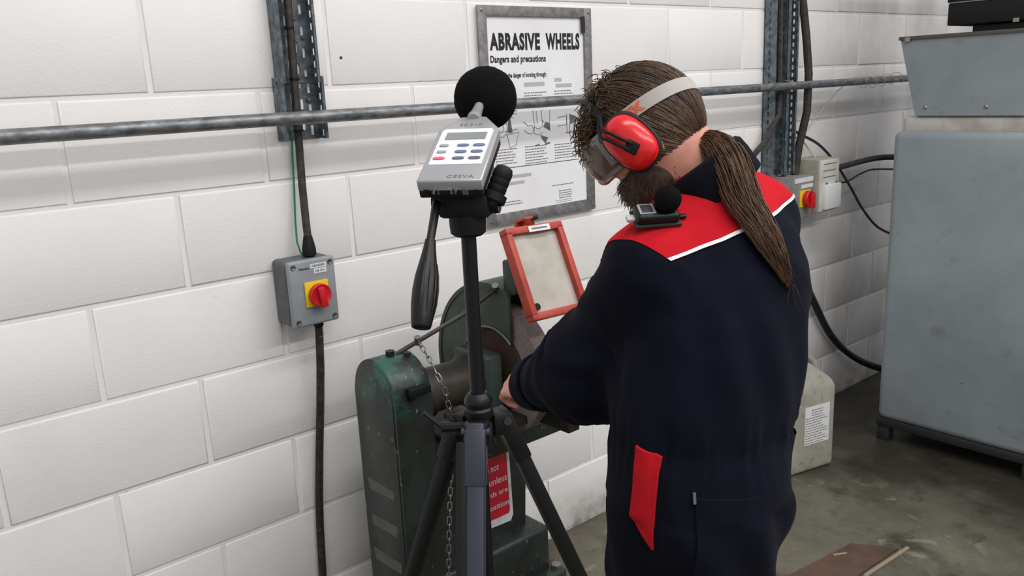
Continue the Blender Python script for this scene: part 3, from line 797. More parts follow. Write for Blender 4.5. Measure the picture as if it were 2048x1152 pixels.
# ------------------------------------------------------------------ sound level meter
def build_meter():
    e1, e2, n = V(.627, -.779, -.008), V(.711, .568, .413), V(-.318, -.265, .911)
    e1.normalize(); e2 = (e2 - e1 * e2.dot(e1)).normalized(); n = e1.cross(e2)
    o = V(-.068, -1.169, 1.453)
    t = thing('sound_level_meter', 'silver handheld sound level meter with black foam ball on the tripod', 'sound meter', o - n * .026)
    P = lambda u, v, w_=0: o + e1 * u + e2 * v + n * w_
    W, L = .041, .132
    def outline(g=0): return [(-W + g, g), (W - g, g), (W - g, L), (.017 - g * .4, L + .036 - g), (-.017 + g * .4, L + .036 - g), (-W + g, L)]
    MB().prism(outline(), P(0, 0, -.0155), e1, e2, n, .0155, .0025).build('upper_shell', 'silver_plastic', t, angle=45)
    MB().prism(outline(.0008), P(0, 0, -.0255), e1, e2, n, .011, .002).build('lower_shell', 'matte_black', t, angle=45)
    kp = [(-.034, .038), (.034, .038), (.0345, L - .006), (.031, L - .001), (-.031, L - .001), (-.0345, L - .006)]
    MB().prism(kp, P(0, 0, -.0004), e1, e2, n, .0011).build('keypad_film', 'keypad_film', t)
    MB().prism([(-.0265, .101), (.0275, .101), (.0275, .12), (-.0265, .12)], P(0, 0, 0), e1, e2, n, .0013).build('display', 'display_grey', t)
    def key(u, v, m, w_=.0072):
        k = MB(); pts = [(w_ * math.copysign(abs(math.cos(a)) ** .6, math.cos(a)), .0031 * math.copysign(abs(math.sin(a)) ** .8, math.sin(a))) for a in [i * math.pi / 10 for i in range(20)]]
        k.prism(pts, P(u, v, .0006), e1, e2, n, .0014, .0003).build('key', m, t)
    for j, (row, vv) in enumerate((((('key_grey', 'key_blue', 'key_blue')), .085), ((('key_grey', 'key_blue', 'key_blue')), .0685), ((('key_red', 'key_slate', 'key_slate')), .052))):
        for u, m in zip((-.0235, .0015, .0225), row): key(u, vv, m, .0062 if m == 'key_grey' else .0078)
    k = MB(); put_text(k, 'CESVA', P(-.004, .006, .0004), e1, e2, w=.034, h=.0065, bold=.02, spacing=1.25); k.build('maker_lettering', 'print_grey', t, fix=False, smooth=False)
    k = MB(); put_text(k, 'SC310', P(-.0145, L + .008, .0004), e1, e2, w=.030, h=.0065, bold=.01, spacing=1.2); k.build('model_lettering', 'print_grey', t, fix=False, smooth=False)
    # connectors on the near end face
    d = MB().obox(P(-.006, -.001, -.0145), e1, e2, n, (.019, .004, .0085), .0012).build('serial_socket', 'chrome', t)
    MB().obox(P(-.006, -.0032, -.0150), e1, e2, n, (.0145, .001, .0058), .0004).build('socket_face', 'matte_black', d)
    for u in (-.0195, .0075):
        MB().cyl(P(u, 0, -.0145), P(u, -.005, -.0145), .0022, n=6).build('socket_screw', 'chrome', t)
    MB().obox(P(-.03, -.0003, -.0165), e1, e2, n, (.005, .0015, .0075)).build('power_port', 'matte_black', t)
    MB().obox(P(.019, -.0003, -.0172), e1, e2, n, (.0075, .0015, .005)).build('usb_port', 'key_slate', t)
    MB().cyl(P(.032, .001, -.0165), P(.032, -.0008, -.0165), .003, n=12).build('jack_port', 'matte_black', t)
    # preamplifier neck and windscreen
    b = P(0, L + .030, -.003); c = P(.0, L + .035 + .080, -.012)
    MB().lathe([(.0098, 0), (.0098, .010), (.0082, .013), (.0066, .038), (.0066, .07)], b, e2, 18).build('microphone_neck', 'silver_plastic', t)
    f = MB().sphere(c, .0455, e1, n, e2, 48, 32)
    rnd = random.Random(1)
    f.v = [tuple(Vector(p) + (Vector(p) - c).normalized() * .0009 * (noise.noise(Vector(p) * 260) + .5 * noise.noise(Vector(p) * 600))) for p in f.v]
    f.build('foam_windscreen', 'black_foam', t, angle=None)

# ------------------------------------------------------------------ pedestal grinder
def arc(cy, cz, r, a0, a1, n):   # angle from +z towards +y
    return [(cy + r * math.sin(math.radians(a0 + (a1 - a0) * i / n)), cz + r * math.cos(math.radians(a0 + (a1 - a0) * i / n))) for i in range(n + 1)]
def build_grinder():
    t = thing('pedestal_grinder', 'old green pedestal grinder with large abrasive wheel against the wall', 'grinder', (.58, -.25, 0))
    EX, EY, EZ = V(1, 0, 0), V(0, 1, 0), V(0, 0, 1)
    # belt guard column with arched top
    poly = [(-.40, 0), (-.215, 0)] + arc(-.3075, .848, .0925, 90, -90, 16)
    col = MB().prism(poly, V(.30, 0, 0), EY, EZ, EX, .105, .004).build('belt_guard', 'enamel', t, angle=45)
    MB().prism([(-.392, .0)] + [(-.225, .0)] + arc(-.3075, .846, .082, 90, -90, 14), V(.297, 0, 0), EY, EZ, EX, .006, .002).build('cover_plate', 'enamel', col, angle=45)
    for pts in ([(-.245, .620), (-.363, .619), (-.366, .596), (-.253, .588)], [(-.249, .520), (-.370, .527), (-.364, .497), (-.252, .490)], [(-.245, .425), (-.374, .428), (-.37, .398), (-.25, .392)]):
        MB().prism(pts, V(.2964, 0, 0), EY, EZ, EX, .0012).build('tape_strip', 'tape', col)
    MB().cyl((.352, -.31, .937), (.352, -.31, .952), .0125, n=6).build('hex_nut', 'iron', t)
    MB().cyl((.385, -.335, .934), (.385, -.335, .946), .009, n=6).build('hex_nut', 'iron', t)
    MB().box((.332, -.418, .862), (.392, -.396, .882), .003).build('clamp_block', 'matte_black', t)
    MB().box((.336, -.412, .85), (.35, -.398, .863), .002).build('clamp_block', 'matte_black', t)
    MB().tube([(.43, -.41, .79), (.48, -.43, .755)], .006, 8).build('lever', 'iron', t)
    # spindle housing
    MB().lathe([(.06, 0), (.066, .006), (.066, .03), (.058, .034), (.056, .12), (.058, .15), (.066, .155), (.066, .20)], (.40, -.33, .83), EX, 28).build('spindle_housing', 'iron', t)
    MB().box((.572, -.402, .735), (.628, -.262, .9), .012, 3).build('bearing_block', 'enamel_dull', t)
    MB().cyl((.6, -.33, .83), (.78, -.33, .83), .022, n=16).build('spindle', 'steel', t)
    # wheel guard
    cy, cz = -.33, .83
    g = MB(); N = 40
    def plate(x0, x1):
        a = arc(cy, cz, .118, -43, 165, N); b = arc(cy, cz, .235, -20, 165, N)
        vs = [(x, y, z) for x in (x0, x1) for (y, z) in a + b]; M = N + 1; fs = []
        for i in range(N):
            fs += [(i, i + 1, M + i + 1, M + i), (2 * M + i, 2 * M + M + i, 2 * M + M + i + 1, 2 * M + i + 1), (i, 2 * M + i, 2 * M + i + 1, i + 1), (M + i, M + i + 1, 3 * M + i + 1, 3 * M + i)]
        fs += [(0, M, 3 * M, 2 * M), (N, 2 * M + N, 3 * M + N, M + N)]
        g.add(vs, fs)
    plate(.648, .656); plate(.732, .740)
    a = arc(cy, cz, .227, -20, 165, N); b = arc(cy, cz, .238, -20, 165, N); M = N + 1
    vs = [(x, y, z) for x in (.645, .743) for (y, z) in a + b]; fs = []
    for i in range(N):
        fs += [(i, i + 1, 2 * M + i + 1, 2 * M + i), (M + i, 3 * M + i, 3 * M + i + 1, M + i + 1), (i, M + i, M + i + 1, i + 1), (2 * M + i, 2 * M + i + 1, 3 * M + i + 1, 3 * M + i)]
    fs += [(0, 2 * M, 3 * M, M), (N, M + N, 3 * M + N, 2 * M + N)]
    g.add(vs, fs); gd = g.build('wheel_guard', 'enamel_dull', t, angle=40)
    rim = MB().tube([(.646, y, z) for y, z in arc(cy, cz, .12, -43, 165, N)], .003, 8).build('opening_rim', 'steel', gd)
    # grinding wheel
    w = MB().lathe([(.03, .0), (.172, .0), (.176, .003), (.176, .052), (.172, .055), (.03, .055)], (.664, cy, cz), EX, 64).build('grinding_wheel', 'abrasive', t, angle=40)
    MB().lathe([(.02, 0), (.108, 0), (.112, .004), (.112, .008), (.02, .009)], (.6575, cy, cz), EX, 48).build('wheel_flange', 'wheel_side', w)
    MB().cyl((.63, cy, cz), (.66, cy, cz), .034, n=6).build('spindle_nut', 'iron', w)
    # brace strap from the belt guard to the wheel guard
    p0, p1, p2 = V(.40, -.305, .945), V(.56, -.335, 1.003), V(.652, -.355, 1.056)
    s = MB()
    for a, b in ((V(.37, -.305, .937), p0), (p0, p1), (p1, p2), (p2, V(.70, -.36, 1.062))):
        d = (b - a).normalized(); sd = V(0, -1, .25).normalized(); sd = (sd - d * sd.dot(d)).normalized()
        s.obox((a + b) / 2, d, sd, d.cross(sd), ((b - a).length + .006, .026, .006), .001)
    s.build('brace_strap', 'iron', t)
    MB().cyl((.425, -.325, .955), (.42, -.33, .975), .009, n=6).build('strap_bolt', 'steel', t)
    MB().cyl((.645, -.365, 1.06), (.638, -.372, 1.07), .009, n=10).build('strap_bolt', 'steel', t)
    # head casting, tool rest shelf, column and stepped base
    MB().box((.40, -.37, .603), (.925, -.13, .715), .012, 3).build('head_casting', 'enamel', t)
    MB().box((.43, -.445, .705), (.80, -.12, .728), .006, 2).build('rest_shelf', 'iron', t)
    MB().box((.645, -.60, .775), (.80, -.515, .79), .003, 2).build('tool_rest', 'iron', t)
    MB().box((.70, -.56, .70), (.74, -.43, .777), .004, 2).build('rest_arm', 'iron', t)
    b = MB(); lo = [(.50, -.255), (.80, -.255), (.80, -.04), (.50, -.04)]; hi = [(.47, -.255), (.82, -.255), (.82, -.06), (.47, -.06)]
    b.add([(x, y, .27) for x, y in lo] + [(x, y, .61) for x, y in hi], [(3, 2, 1, 0), (4, 5, 6, 7), (0, 1, 5, 4), (1, 2, 6, 5), (2, 3, 7, 6), (3, 0, 4, 7)])
    b.build('column', 'enamel', t)
    MB().box((.43, -.312, .14), (.847, -.02, .292), .014, 3).build('base_step', 'enamel', t)
    MB().box((.41, -.345, 0), (.885, -.01, .15), .014, 3).build('base_plinth', 'enamel', t)
    MB().lathe([(.016, 0), (.016, .012), (.009, .014)], (.86, -.32, .149), EZ, 6).build('foot_bolt', 'steel', t)
    # red warning sign on the column
    ey = -.2575
    sg = MB(); sg.prism([(.578, .60), (.583, .342), (.60, .335), (.742, .328), (.752, .345), (.746, .592), (.735, .602)], V(0, ey, 0), EX, EZ, -EY, .003)
    sign = sg.build('warning_sign', 'sign_white', t)
    MB().prism([(.592, .525), (.594, .36), (.60, .355), (.735, .355), (.74, .362), (.737, .545), (.731, .55), (.60, .535)], V(0, ey - .003, 0), EX, EZ, -EY, .0006).build('red_panel', 'sign_red', sign)
    for i, s_ in enumerate(('Do not', 'use unless', 'guards are', 'in position')):
        wd = (.062, .110, .110, .108)[i]; k = MB(); put_text(k, s_, V((.706, .7335, .735, .7365)[i] - wd, ey - .0042, .502 - i * .041), EX, EZ, w=wd, h=.021, bold=.0); k.build('sign_lettering', 'white_label', sign, fix=False, smooth=False)
    # tilted eye shield
    ex = V(1, 0, -.03).normalized(); ey_ = V(0, .098, .205).normalized(); ey_ = (ey_ - ex * ey_.dot(ex)).normalized(); en = ex.cross(ey_)
    c = V(.694, -.50, 1.116); W, H, bw, dp = .186, .232, .0175, .028
    sh = MB().obox(c + ey_ * (H / 2 - bw / 2), ex, ey_, en, (W, bw, dp), .002).build('eye_shield', 'orange_paint', t)
    MB().obox(c - ey_ * (H / 2 - bw / 2), ex, ey_, en, (W, bw, dp), .002).build('shield_rail', 'orange_paint', sh)
    for sgn in (-1, 1): MB().obox(c + ex * sgn * (W / 2 - bw / 2), ex, ey_, en, (bw, H - .02, dp), .002).build('shield_stile', 'orange_paint', sh)
    MB().obox(c - en * .004, ex, ey_, en, (W - .026, H - .026, .004)).build('shield_glass', 'shield_glass', sh)
    MB().obox(c + ey_ * (H / 2 - .011) + en * .0155 + ex * .012, ex, ey_, en, (.07, .015, .001)).build('maker_sticker', 'white_label', sh)
    MB().obox(c + ey_ * (H / 2 - .011) + en * .0163 + ex * .012, ex, ey_, en, (.05, .004, .0006)).build('sticker_print', 'ink_grey', sh)
    MB().cyl(c - ex * .063 - ey_ * .084 - en * .003, c - ex * .063 - ey_ * .084 + en * .006, .009, n=14).build('glass_plug', 'matte_black', sh)
    # bracket
    MB().box((.652, -.435, 1.05), (.70, -.385, 1.135), .006, 2).build('shield_post', 'enamel_dull', t)
    br = MB()
    for a, b in ((V(.672, -.415, 1.13), V(.672, -.44, 1.235)), (V(.672, -.44, 1.235), V(.678, -.465, 1.245)), (V(.678, -.465, 1.245), V(.692, -.455, 1.222))):
        d = (b - a).normalized(); br.obox((a + b) / 2, V(1, 0, 0), d.cross(V(1, 0, 0)), d, (.03, .006, (b - a).length + .006), .001)
    br.build('shield_bracket', 'orange_paint', t)
    MB().cyl((.685, -.455, 1.238), (.70, -.475, 1.246), .006, n=8).build('bracket_screw', 'iron', t)
    # chain hanging from the strap bolt
    ch = thing('steel_chain', 'thin steel link chain hanging from the top of the green grinder', 'chain', (.40, -.43, .3))
    path = smooth_path([(.424, -.332, .957), (.420, -.372, .932), (.412, -.412, .905), (.42, -.43, .868), (.427, -.43, .833), (.434, -.432, .786), (.427, -.435, .71), (.416, -.436, .628), (.401, -.438, .512), (.388, -.44, .376), (.384, -.44, .24)], 30)
    lk = None; pos = 0.; acc = 0.; i = 0; pitch = .0185
    cum = [0.]
    for a, b in zip(path[:-1], path[1:]): cum.append(cum[-1] + (b - a).length)
    s_ = 0.; k = 0
    base = MB(); R = .0048; half = .0068
    ring = [V(0, R * math.cos(a), half + R * math.sin(a)) for a in [j * math.pi / 6 for j in range(7)]] + [V(0, -R * math.cos(a), -half - R * math.sin(a)) for a in [j * math.pi / 6 for j in range(7)]]
    base.tube(ring, .0016, 6, closed=True); me = base.mesh('chain_link'); me.materials.append(MATS['steel'])
    while s_ < cum[-1]:
        j = next(q for q in range(1, len(cum)) if cum[q] >= s_); f_ = (s_ - cum[j - 1]) / max(1e-9, cum[j] - cum[j - 1])
        p = path[j - 1].lerp(path[j], f_); d = (path[j] - path[j - 1]).normalized()
        x, y, z = frame(d, V(0, 1, 0) if abs(d.y) < .8 else V(1, 0, 0))
        m = Matrix((x, y, z)).transposed().to_4x4() @ Matrix.Rotation(math.radians(90 if k % 2 else 0) + .5, 4, 'Z'); m.translation = p
        o = bpy.data.objects.new('chain_link', me); COL.objects.link(o); o.parent = ch
        o.matrix_parent_inverse = Matrix.Translation(-Vector(ch['_wl'])); o.matrix_basis = m
        s_ += pitch; k += 1
# ------------------------------------------------------------------ implicit surfaces for the worker
def surface_nets(F, org, h):
    s = F < 0
    n = np.array(F.shape)
    cnt = np.zeros(tuple(n - 1), np.uint8)
    cor = [(i, j, k) for i in (0, 1) for j in (0, 1) for k in (0, 1)]
    for i, j, k in cor: cnt += s[i:n[0] - 1 + i, j:n[1] - 1 + j, k:n[2] - 1 + k]
    mask = (cnt > 0) & (cnt < 8)
    idx = np.argwhere(mask)
    ids = -np.ones(tuple(n - 1), np.int64); ids[mask] = np.arange(len(idx))
    pos = np.zeros((len(idx), 3)); num = np.zeros(len(idx))
    for a in cor:
        for ax in range(3):
            if a[ax]: continue
            b = list(a); b[ax] = 1
            fa = F[tuple((idx + a).T)]; fb = F[tuple((idx + np.array(b)).T)]
            cr = (fa < 0) != (fb < 0)
            t = np.where(cr, fa / np.where(cr, fa - fb, 1), 0)
            p = idx + np.array(a, float); p = p.astype(float); p[:, ax] += t
            pos[cr] += p[cr]; num[cr] += 1
    pos = pos / num[:, None] * h + np.array(org)
    faces = []
    for ax in range(3):
        o1, o2 = [q for q in range(3) if q != ax]
        sl0 = [slice(1, -1)] * 3; sl1 = [slice(1, -1)] * 3
        sl0[ax] = slice(0, -1); sl1[ax] = slice(1, None)
        a = s[tuple(sl0)]; b = s[tuple(sl1)]
        e = np.argwhere(a != b)
        sg = a[tuple(e.T)]
        base = e.copy(); base[:, o1] += 1; base[:, o2] += 1     # grid index of the edge start
        def cell(d1, d2):
            c = base.copy(); c[:, o1] -= d1; c[:, o2] -= d2
            return ids[tuple(c.T)]
        q = np.stack([cell(1, 1), cell(0, 1), cell(0, 0), cell(1, 0)], 1)
        flip = sg if ax != 1 else ~sg
        q = np.where(flip[:, None], q, q[:, ::-1])
        faces.append(q)
    f = np.concatenate(faces); f = f[(f >= 0).all(1)]
    return pos, f
def grid(lo, hi, h):
    n = [int(math.ceil((b - a) / h)) + 1 for a, b in zip(lo, hi)]
    ax = [np.float32(a) + np.arange(k, dtype=np.float32) * np.float32(h) for a, k in zip(lo, n)]
    return np.meshgrid(*ax, indexing='ij')
def smin(a, b, k):
    hh = np.clip(.5 + .5 * (b - a) / k, 0, 1)
    return b * (1 - hh) + a * hh - k * hh * (1 - hh)
def capsule(G, a, b, r0, r1=None):
    r1 = r0 if r1 is None else r1
    a = np.array(a, float); b = np.array(b, float); d = b - a; L = d @ d
    px, py, pz = G[0] - a[0], G[1] - a[1], G[2] - a[2]
    t = np.clip((px * d[0] + py * d[1] + pz * d[2]) / L, 0, 1)
    return np.sqrt((px - t * d[0]) ** 2 + (py - t * d[1]) ** 2 + (pz - t * d[2]) ** 2) - (r0 + (r1 - r0) * t)
def ellipsoid(G, c, r, ex=(1, 0, 0), ey=(0, 1, 0), ez=(0, 0, 1)):
    p = [G[i] - c[i] for i in range(3)]
    q = [(p[0] * e[0] + p[1] * e[1] + p[2] * e[2]) / rr for e, rr in zip((ex, ey, ez), r)]
    return (np.sqrt(q[0] ** 2 + q[1] ** 2 + q[2] ** 2) - 1) * min(r)

# worker's skeleton, in metres
BR = np.array([.94, -.34, 0]); BF = np.array([.34, .94, 0])           # his right, his front
LSH, LEL, LWR = (.380, -1.112, 1.255), (.384, -.960, 1.053), (.449, -.732, .946)
RSH, REL, RWR = (.632, -1.122, 1.302), (.75, -.95, 1.08), (.64, -.70, .93)
HIPL, HIPR = (.355, -1.160, .83), (.462, -1.198, .83)
KNL, KNR = (.352, -1.11, .47), (.468, -1.14, .47)
ANL, ANR = (.345, -1.15, .10), (.53, -1.13, .10)
NECK0 = (.528, -1.108, 1.375)
TORSO = np.array([  # z, x, y, half width, half depth
    (.76, .405, -1.180, .122, .112), (.86, .412, -1.177, .146, .130), (.97, .425, -1.170, .155, .130), (1.03, .440, -1.163, .160, .134),
    (1.10, .457, -1.157, .165, .138), (1.18, .478, -1.150, .167, .138), (1.25, .497, -1.140, .160, .130), (1.31, .513, -1.128, .135, .112),
    (1.355, .527, -1.115, .092, .082), (1.385, .529, -1.107, .058, .058), (1.42, .529, -1.10, .05, .05)])
HC = Vector((.46, -1.025, 1.484))
_a = math.radians(-32); _p = math.radians(36)
HF = Vector((math.sin(_a) * math.cos(_p), math.cos(_a) * math.cos(_p), -math.sin(_p)))
HL = Vector((-math.cos(_a), math.sin(_a), 0)); HU = HF.cross(HL)
def HP(f, l, u): return HC + HF * f + HL * l + HU * u

def torso_sdf(G):
    X, Y, Z = G
    c = [np.interp(Z, TORSO[:, 0], TORSO[:, i]).astype(np.float32) for i in range(1, 5)]
    px, py = X - c[0], Y - c[1]
    u = (px * BR[0] + py * BR[1]) / c[2]; v = (px * BF[0] + py * BF[1]) / c[3]
    d = ((np.abs(u) ** 2.35 + np.abs(v) ** 2.35) ** (1 / 2.35) - 1) * np.minimum(c[2], c[3])
    d = np.maximum(d, .74 - Z); d = np.maximum(d, Z - 1.388)
    return d
def suit_sdf(G):
    d = torso_sdf(G)
    for sh, el, wr in ((LSH, LEL, LWR), (RSH, REL, RWR)):
        d = smin(d, capsule(G, NECK0, sh, .05, .070), .05)
        arm = smin(capsule(G, sh, el, .082, .082), capsule(G, el, wr, .084, .05), .05)
        sag = np.array(el) + np.array((0, .02, -.03))
        arm = smin(arm, ellipsoid(G, sag, (.07, .085, .06)), .05)
        d = smin(d, arm, .026)
    for hp, kn, an in ((HIPL, KNL, ANL), (HIPR, KNR, ANR)):
        leg = smin(capsule(G, hp, kn, .086, .078), capsule(G, kn, an, .078, .066), .04)
        d = smin(d, leg, .06)
    # seat
    d = smin(d, ellipsoid(G, (.388, -1.215, .86), (.11, .085, .11)), .06)
    return d
def hand_sdf(G, wr, dirv, back, s):
    """a half closed hand: palm, four curled fingers of unequal length, a thumb from the side of the palm"""
    h = Vector(dirv).normalized(); n = Vector(back); n = (n - h * n.dot(h)).normalized(); t = h.cross(n) * s   # t points to the thumb side
    W = Vector(wr)
    P = lambda a, b, c: tuple(W + h * a + t * b + n * c)
    d = capsule(G, P(-.06, 0, 0), P(.02, 0, 0), .027, .026)
    d = smin(d, ellipsoid(G, P(.055, 0, 0), (.052, .042, .017), h, t, n), .02)
    for b, ln, r, c in ((.031, .92, .0092, 0), (.0105, 1.0, .0096, .002), (-.0105, .95, .0092, .001), (-.030, .8, .0082, -.002)):
        k = P(.092, b, c); p1 = P(.092 + .03 * ln, b * .98, c - .020 * ln); p2 = P(.092 + .022 * ln, b * .95, c - .046 * ln); p3 = P(.092 + .001, b * .93, c - .056 * ln)
        f = np.minimum(np.minimum(capsule(G, P(.06, b * .9, 0), k, r * .9, r * 1.12), capsule(G, k, p1, r * 1.1, r)), np.minimum(capsule(G, p1, p2, r, r * .92), capsule(G, p2, p3, r * .92, r * .82)))
        d = smin(d, f, .006)
    th = np.minimum(capsule(G, P(.025, .026, -.008), P(.058, .048, -.022), .0135, .0115), capsule(G, P(.058, .048, -.022), P(.088, .042, -.034), .0112, .0092))
    d = smin(d, th, .012)
    return d
def head_sdf(G):
    E = lambda c, r: ellipsoid(G, HP(*c), r, HF, HL, HU)
    C = lambda a, b, r0, r1=None: capsule(G, HP(*a), HP(*b), r0, r1)
    d = E((-.004, 0, .012), (.088, .072, .088))
    d = smin(d, E((.028, 0, -.055), (.062, .056, .066)), .03)         # face and jaw
    d = smin(d, E((.066, 0, -.098), (.022, .026, .02)), .02)           # chin
    d = smin(d, C((.078, -.03, .022), (.078, .03, .022), .012), .015)  # brow
    d = smin(d, C((.09, 0, .005), (.112, 0, -.03), .008, .0135), .012) # nose
    for s in (-1, 1):
        d = smin(d, C((.098, s * .011, -.033), (.104, s * .009, -.033), .0085), .006)
        d = smin(d, E((.062, s * .045, -.022), (.02, .018, .018)), .02)
        d = smin(d, E((-.004, s * .074, -.012), (.019, .009, .031)), .008)   # ears
        d = np.maximum(d, -(E((.092, s * .031, .002), (.016, .015, .011))))
    d = smin(d, C((.083, -.02, -.064), (.083, .02, -.064), .0075), .006)
    d = smin(d, C((.081, -.017, -.077), (.081, .017, -.077), .008), .006)
    d = smin(d, capsule(G, HP(-.022, 0, -.05), NECK0, .056, .06), .035)
    return d

def mesh_from(parts, name, m, parent=None, smooth_it=0):
    vs = np.concatenate([p[0] for p in parts]); o = 0; fs = []
    for p in parts: fs.append(p[1] + o); o += len(p[0])
    fs = np.concatenate(fs)
    me = bpy.data.meshes.new(name); me.from_pydata(vs.tolist(), [], fs.tolist()); me.update()
    b = bmesh.new(); b.from_mesh(me)
    for _ in range(smooth_it): bmesh.ops.smooth_vert(b, verts=b.verts[:], factor=.5, use_axis_x=True, use_axis_y=True, use_axis_z=True)
    bmesh.ops.recalc_face_normals(b, faces=b.faces[:]); b.to_mesh(me); b.free()
    me.shade_smooth()
    return link(name, me, m, parent)

def build_worker():
    h = .0085
    lo, hi = (.12, -1.40, .04), (.88, -.60, 1.47)
    G = grid(lo, hi, h); S = suit_sdf(G)
    # ---------------- the body: one continuous skin from head to feet under the clothes
    Bd = S + .024
    Bd = smin(Bd, capsule(G, NECK0, HP(-.03, 0, -.05), .052, .05), .03)
    body_parts = [surface_nets(Bd, lo, h)]
    hl = tuple(HC[i] - .19 for i in range(3)); hh = tuple(HC[i] + .17 for i in range(3))
    GH = grid(hl, hh, .005); body_parts.append(surface_nets(head_sdf(GH), hl, .005))
    dl = Vector(LWR) - Vector(LEL); 
    for wr, dv, back, s in ((LWR, (.04, .97, -.22), (-.55, .1, .83), 1), (RWR, (-.2, .95, -.2), (.3, .2, .9), -1)):
        a = Vector(wr) + Vector(dv).normalized() * .05
        l2 = tuple(a[i] - .13 for i in range(3)); h2 = tuple(a[i] + .13 for i in range(3))
        GG = grid(l2, h2, .0034); body_parts.append(surface_nets(hand_sdf(GG, Vector(wr), dv, back, s), l2, .0034))
    person = mesh_from(body_parts, 'person', 'skin', None, 1)
    tag(person, 'worker in navy overalls with red yoke and ponytail bending over the grinder', 'person')
    for s in (-1, 1):
        MB().sphere(HP(.079, s * .031, .002), .0125, nu=16, nv=10).build('eye', 'eye_white', person)
    # ---------------- overalls
    v, f = surface_nets(S, lo, h)
    me = bpy.data.meshes.new('overalls'); me.from_pydata(v.tolist(), [], f.tolist()); me.update()
    b = bmesh.new(); b.from_mesh(me)
    for _ in range(2): bmesh.ops.smooth_vert(b, verts=b.verts[:], factor=.5, use_axis_x=True, use_axis_y=True, use_axis_z=True)
    bmesh.ops.recalc_face_normals(b, faces=b.faces[:]); b.normal_update()
    lsh, lel, lwr = Vector(LSH), Vector(LEL), Vector(LWR)
    d1 = (lel - lsh).normalized(); d2 = (lwr - lel).normalized()
    disp = []
    for vert in b.verts:
        p = vert.co; z = p.z
        cx, cy = np.interp(z, TORSO[:, 0], TORSO[:, 1]), np.interp(z, TORSO[:, 0], TORSO[:, 2])
        dx, dy = p.x - cx, p.y - cy
        phi = math.atan2(dx * BF[0] + dy * BF[1], dx * BR[0] + dy * BR[1])
        # distance to the left arm axis
        t1 = min(1, max(0, (p - lsh).dot(d1) / (lel - lsh).length)); t2 = min(1, max(0, (p - lel).dot(d2) / (lwr - lel).length))
        da = min((p - lsh.lerp(lel, t1)).length, (p - lel.lerp(lwr, t2)).length)
        on_arm = max(0, min(1, (.125 - da) / .03)) * (1 if z < 1.24 else .3)
        D = .0055 * noise.noise(Vector((p.x * 6, p.y * 6, p.z * 4)) + Vector((3, 1, 2)))
        r1 = noise.noise(Vector((p.x * 9 + p.z * 7, p.y * 9, p.z * 3.5)) + Vector((9, 4, 1)))
        D += .0065 * (1 - abs(r1) * 2.2) * .6
        if on_arm > 0:
            s = (p - lel).dot(d2) if t2 > 0 else (p - lel).dot(d1)
            wob = noise.noise(p * 9) * 1.8
            D += on_arm * .0058 * math.sin(s * 62 + wob * 2.2 + math.atan2(dx, dy) * 1.5) * math.exp(-((s) / .13) ** 2)
            D += on_arm * .0020 * math.sin(s * 95 + wob * 5)
        wz = z - .985
        if abs(wz) < .16 and on_arm < .5:
            g = math.exp(-(wz / .055) ** 2)
            D += .0048 * g * math.sin(phi * 34 + 5 * noise.noise(Vector((phi * 4, z * 6, 0)))) * (.5 + noise.noise(Vector((phi * 6, 3, 0)))) - .0045 * math.exp(-(wz / .02) ** 2)
        if z > .97 and on_arm < .5:   # drag lines from the armpits to the waist
            D += .0042 * math.sin(phi * 11 + (z - 1.0) * 26 + 2 * noise.noise(p * 5)) * max(0, 1 - abs(z - 1.10) / .17)
        if z < .88: D += .006 * math.sin(phi * 7 + z * 20 + 3 * noise.noise(p * 4))
        disp.append(D)
    for vert, D in zip(b.verts, disp): vert.co += vert.normal * D
    b.normal_update()
    bvh = BVHTree.FromBMesh(b)
    # seams: yoke line across the back, arm-hole planes, piping
    pL, pR = Vector((.363, -1.157, 1.292)), Vector((.63, -1.222, 1.352)); pA = Vector((.344, -1.147, 1.275))
    ny = (pR - pL).cross(Vector((.34, .94, -.10))).normalized()
    if ny.z < 0: ny = -ny
    nL = Vector((-.83, 0, -.56)).normalized(); nR = Vector((.9, -.28, -.33)).normalized(); pRR = Vector((.66, -1.17, 1.30))
    def cut(co, no): bmesh.ops.bisect_plane(b, geom=b.verts[:] + b.edges[:] + b.faces[:], dist=1e-5, plane_co=co, plane_no=no)
    cut(pL, ny); cut(pL - ny * .005, ny); cut(pA, nL); cut(pRR, nR)
    sets = {'overalls': [], 'yoke': [], 'piping': []}
    for fc in b.faces:
        c = fc.calc_center_median(); k = 'overalls'
        if (c - pA).dot(nL) < 0 and (c - pRR).dot(nR) < 0 and c.z > 1.15:
            q = (c - pL).dot(ny)
            k = 'yoke' if q > 0 else ('piping' if q > -.005 else 'overalls')
        sets[k].append(fc)
    b.verts.index_update()
    out = {}
    for k, m, puff in (('overalls', 'navy_cotton', 0), ('yoke', 'red_cotton', .0012), ('piping', 'white_piping', .0026)):
        used = sorted({vv.index for fc in sets[k] for vv in fc.verts}); mp = {i: j for j, i in enumerate(used)}
        b.verts.ensure_lookup_table()
        vs = [tuple(b.verts[i].co + b.verts[i].normal * puff) for i in used]
        fs = [[mp[vv.index] for vv in fc.verts] for fc in sets[k]]
        m2 = bpy.data.meshes.new(k); m2.from_pydata(vs, [], fs); m2.update(); m2.shade_smooth()
        out[k] = link(k, m2, m, person)
    b.free()
    suit = out['overalls']
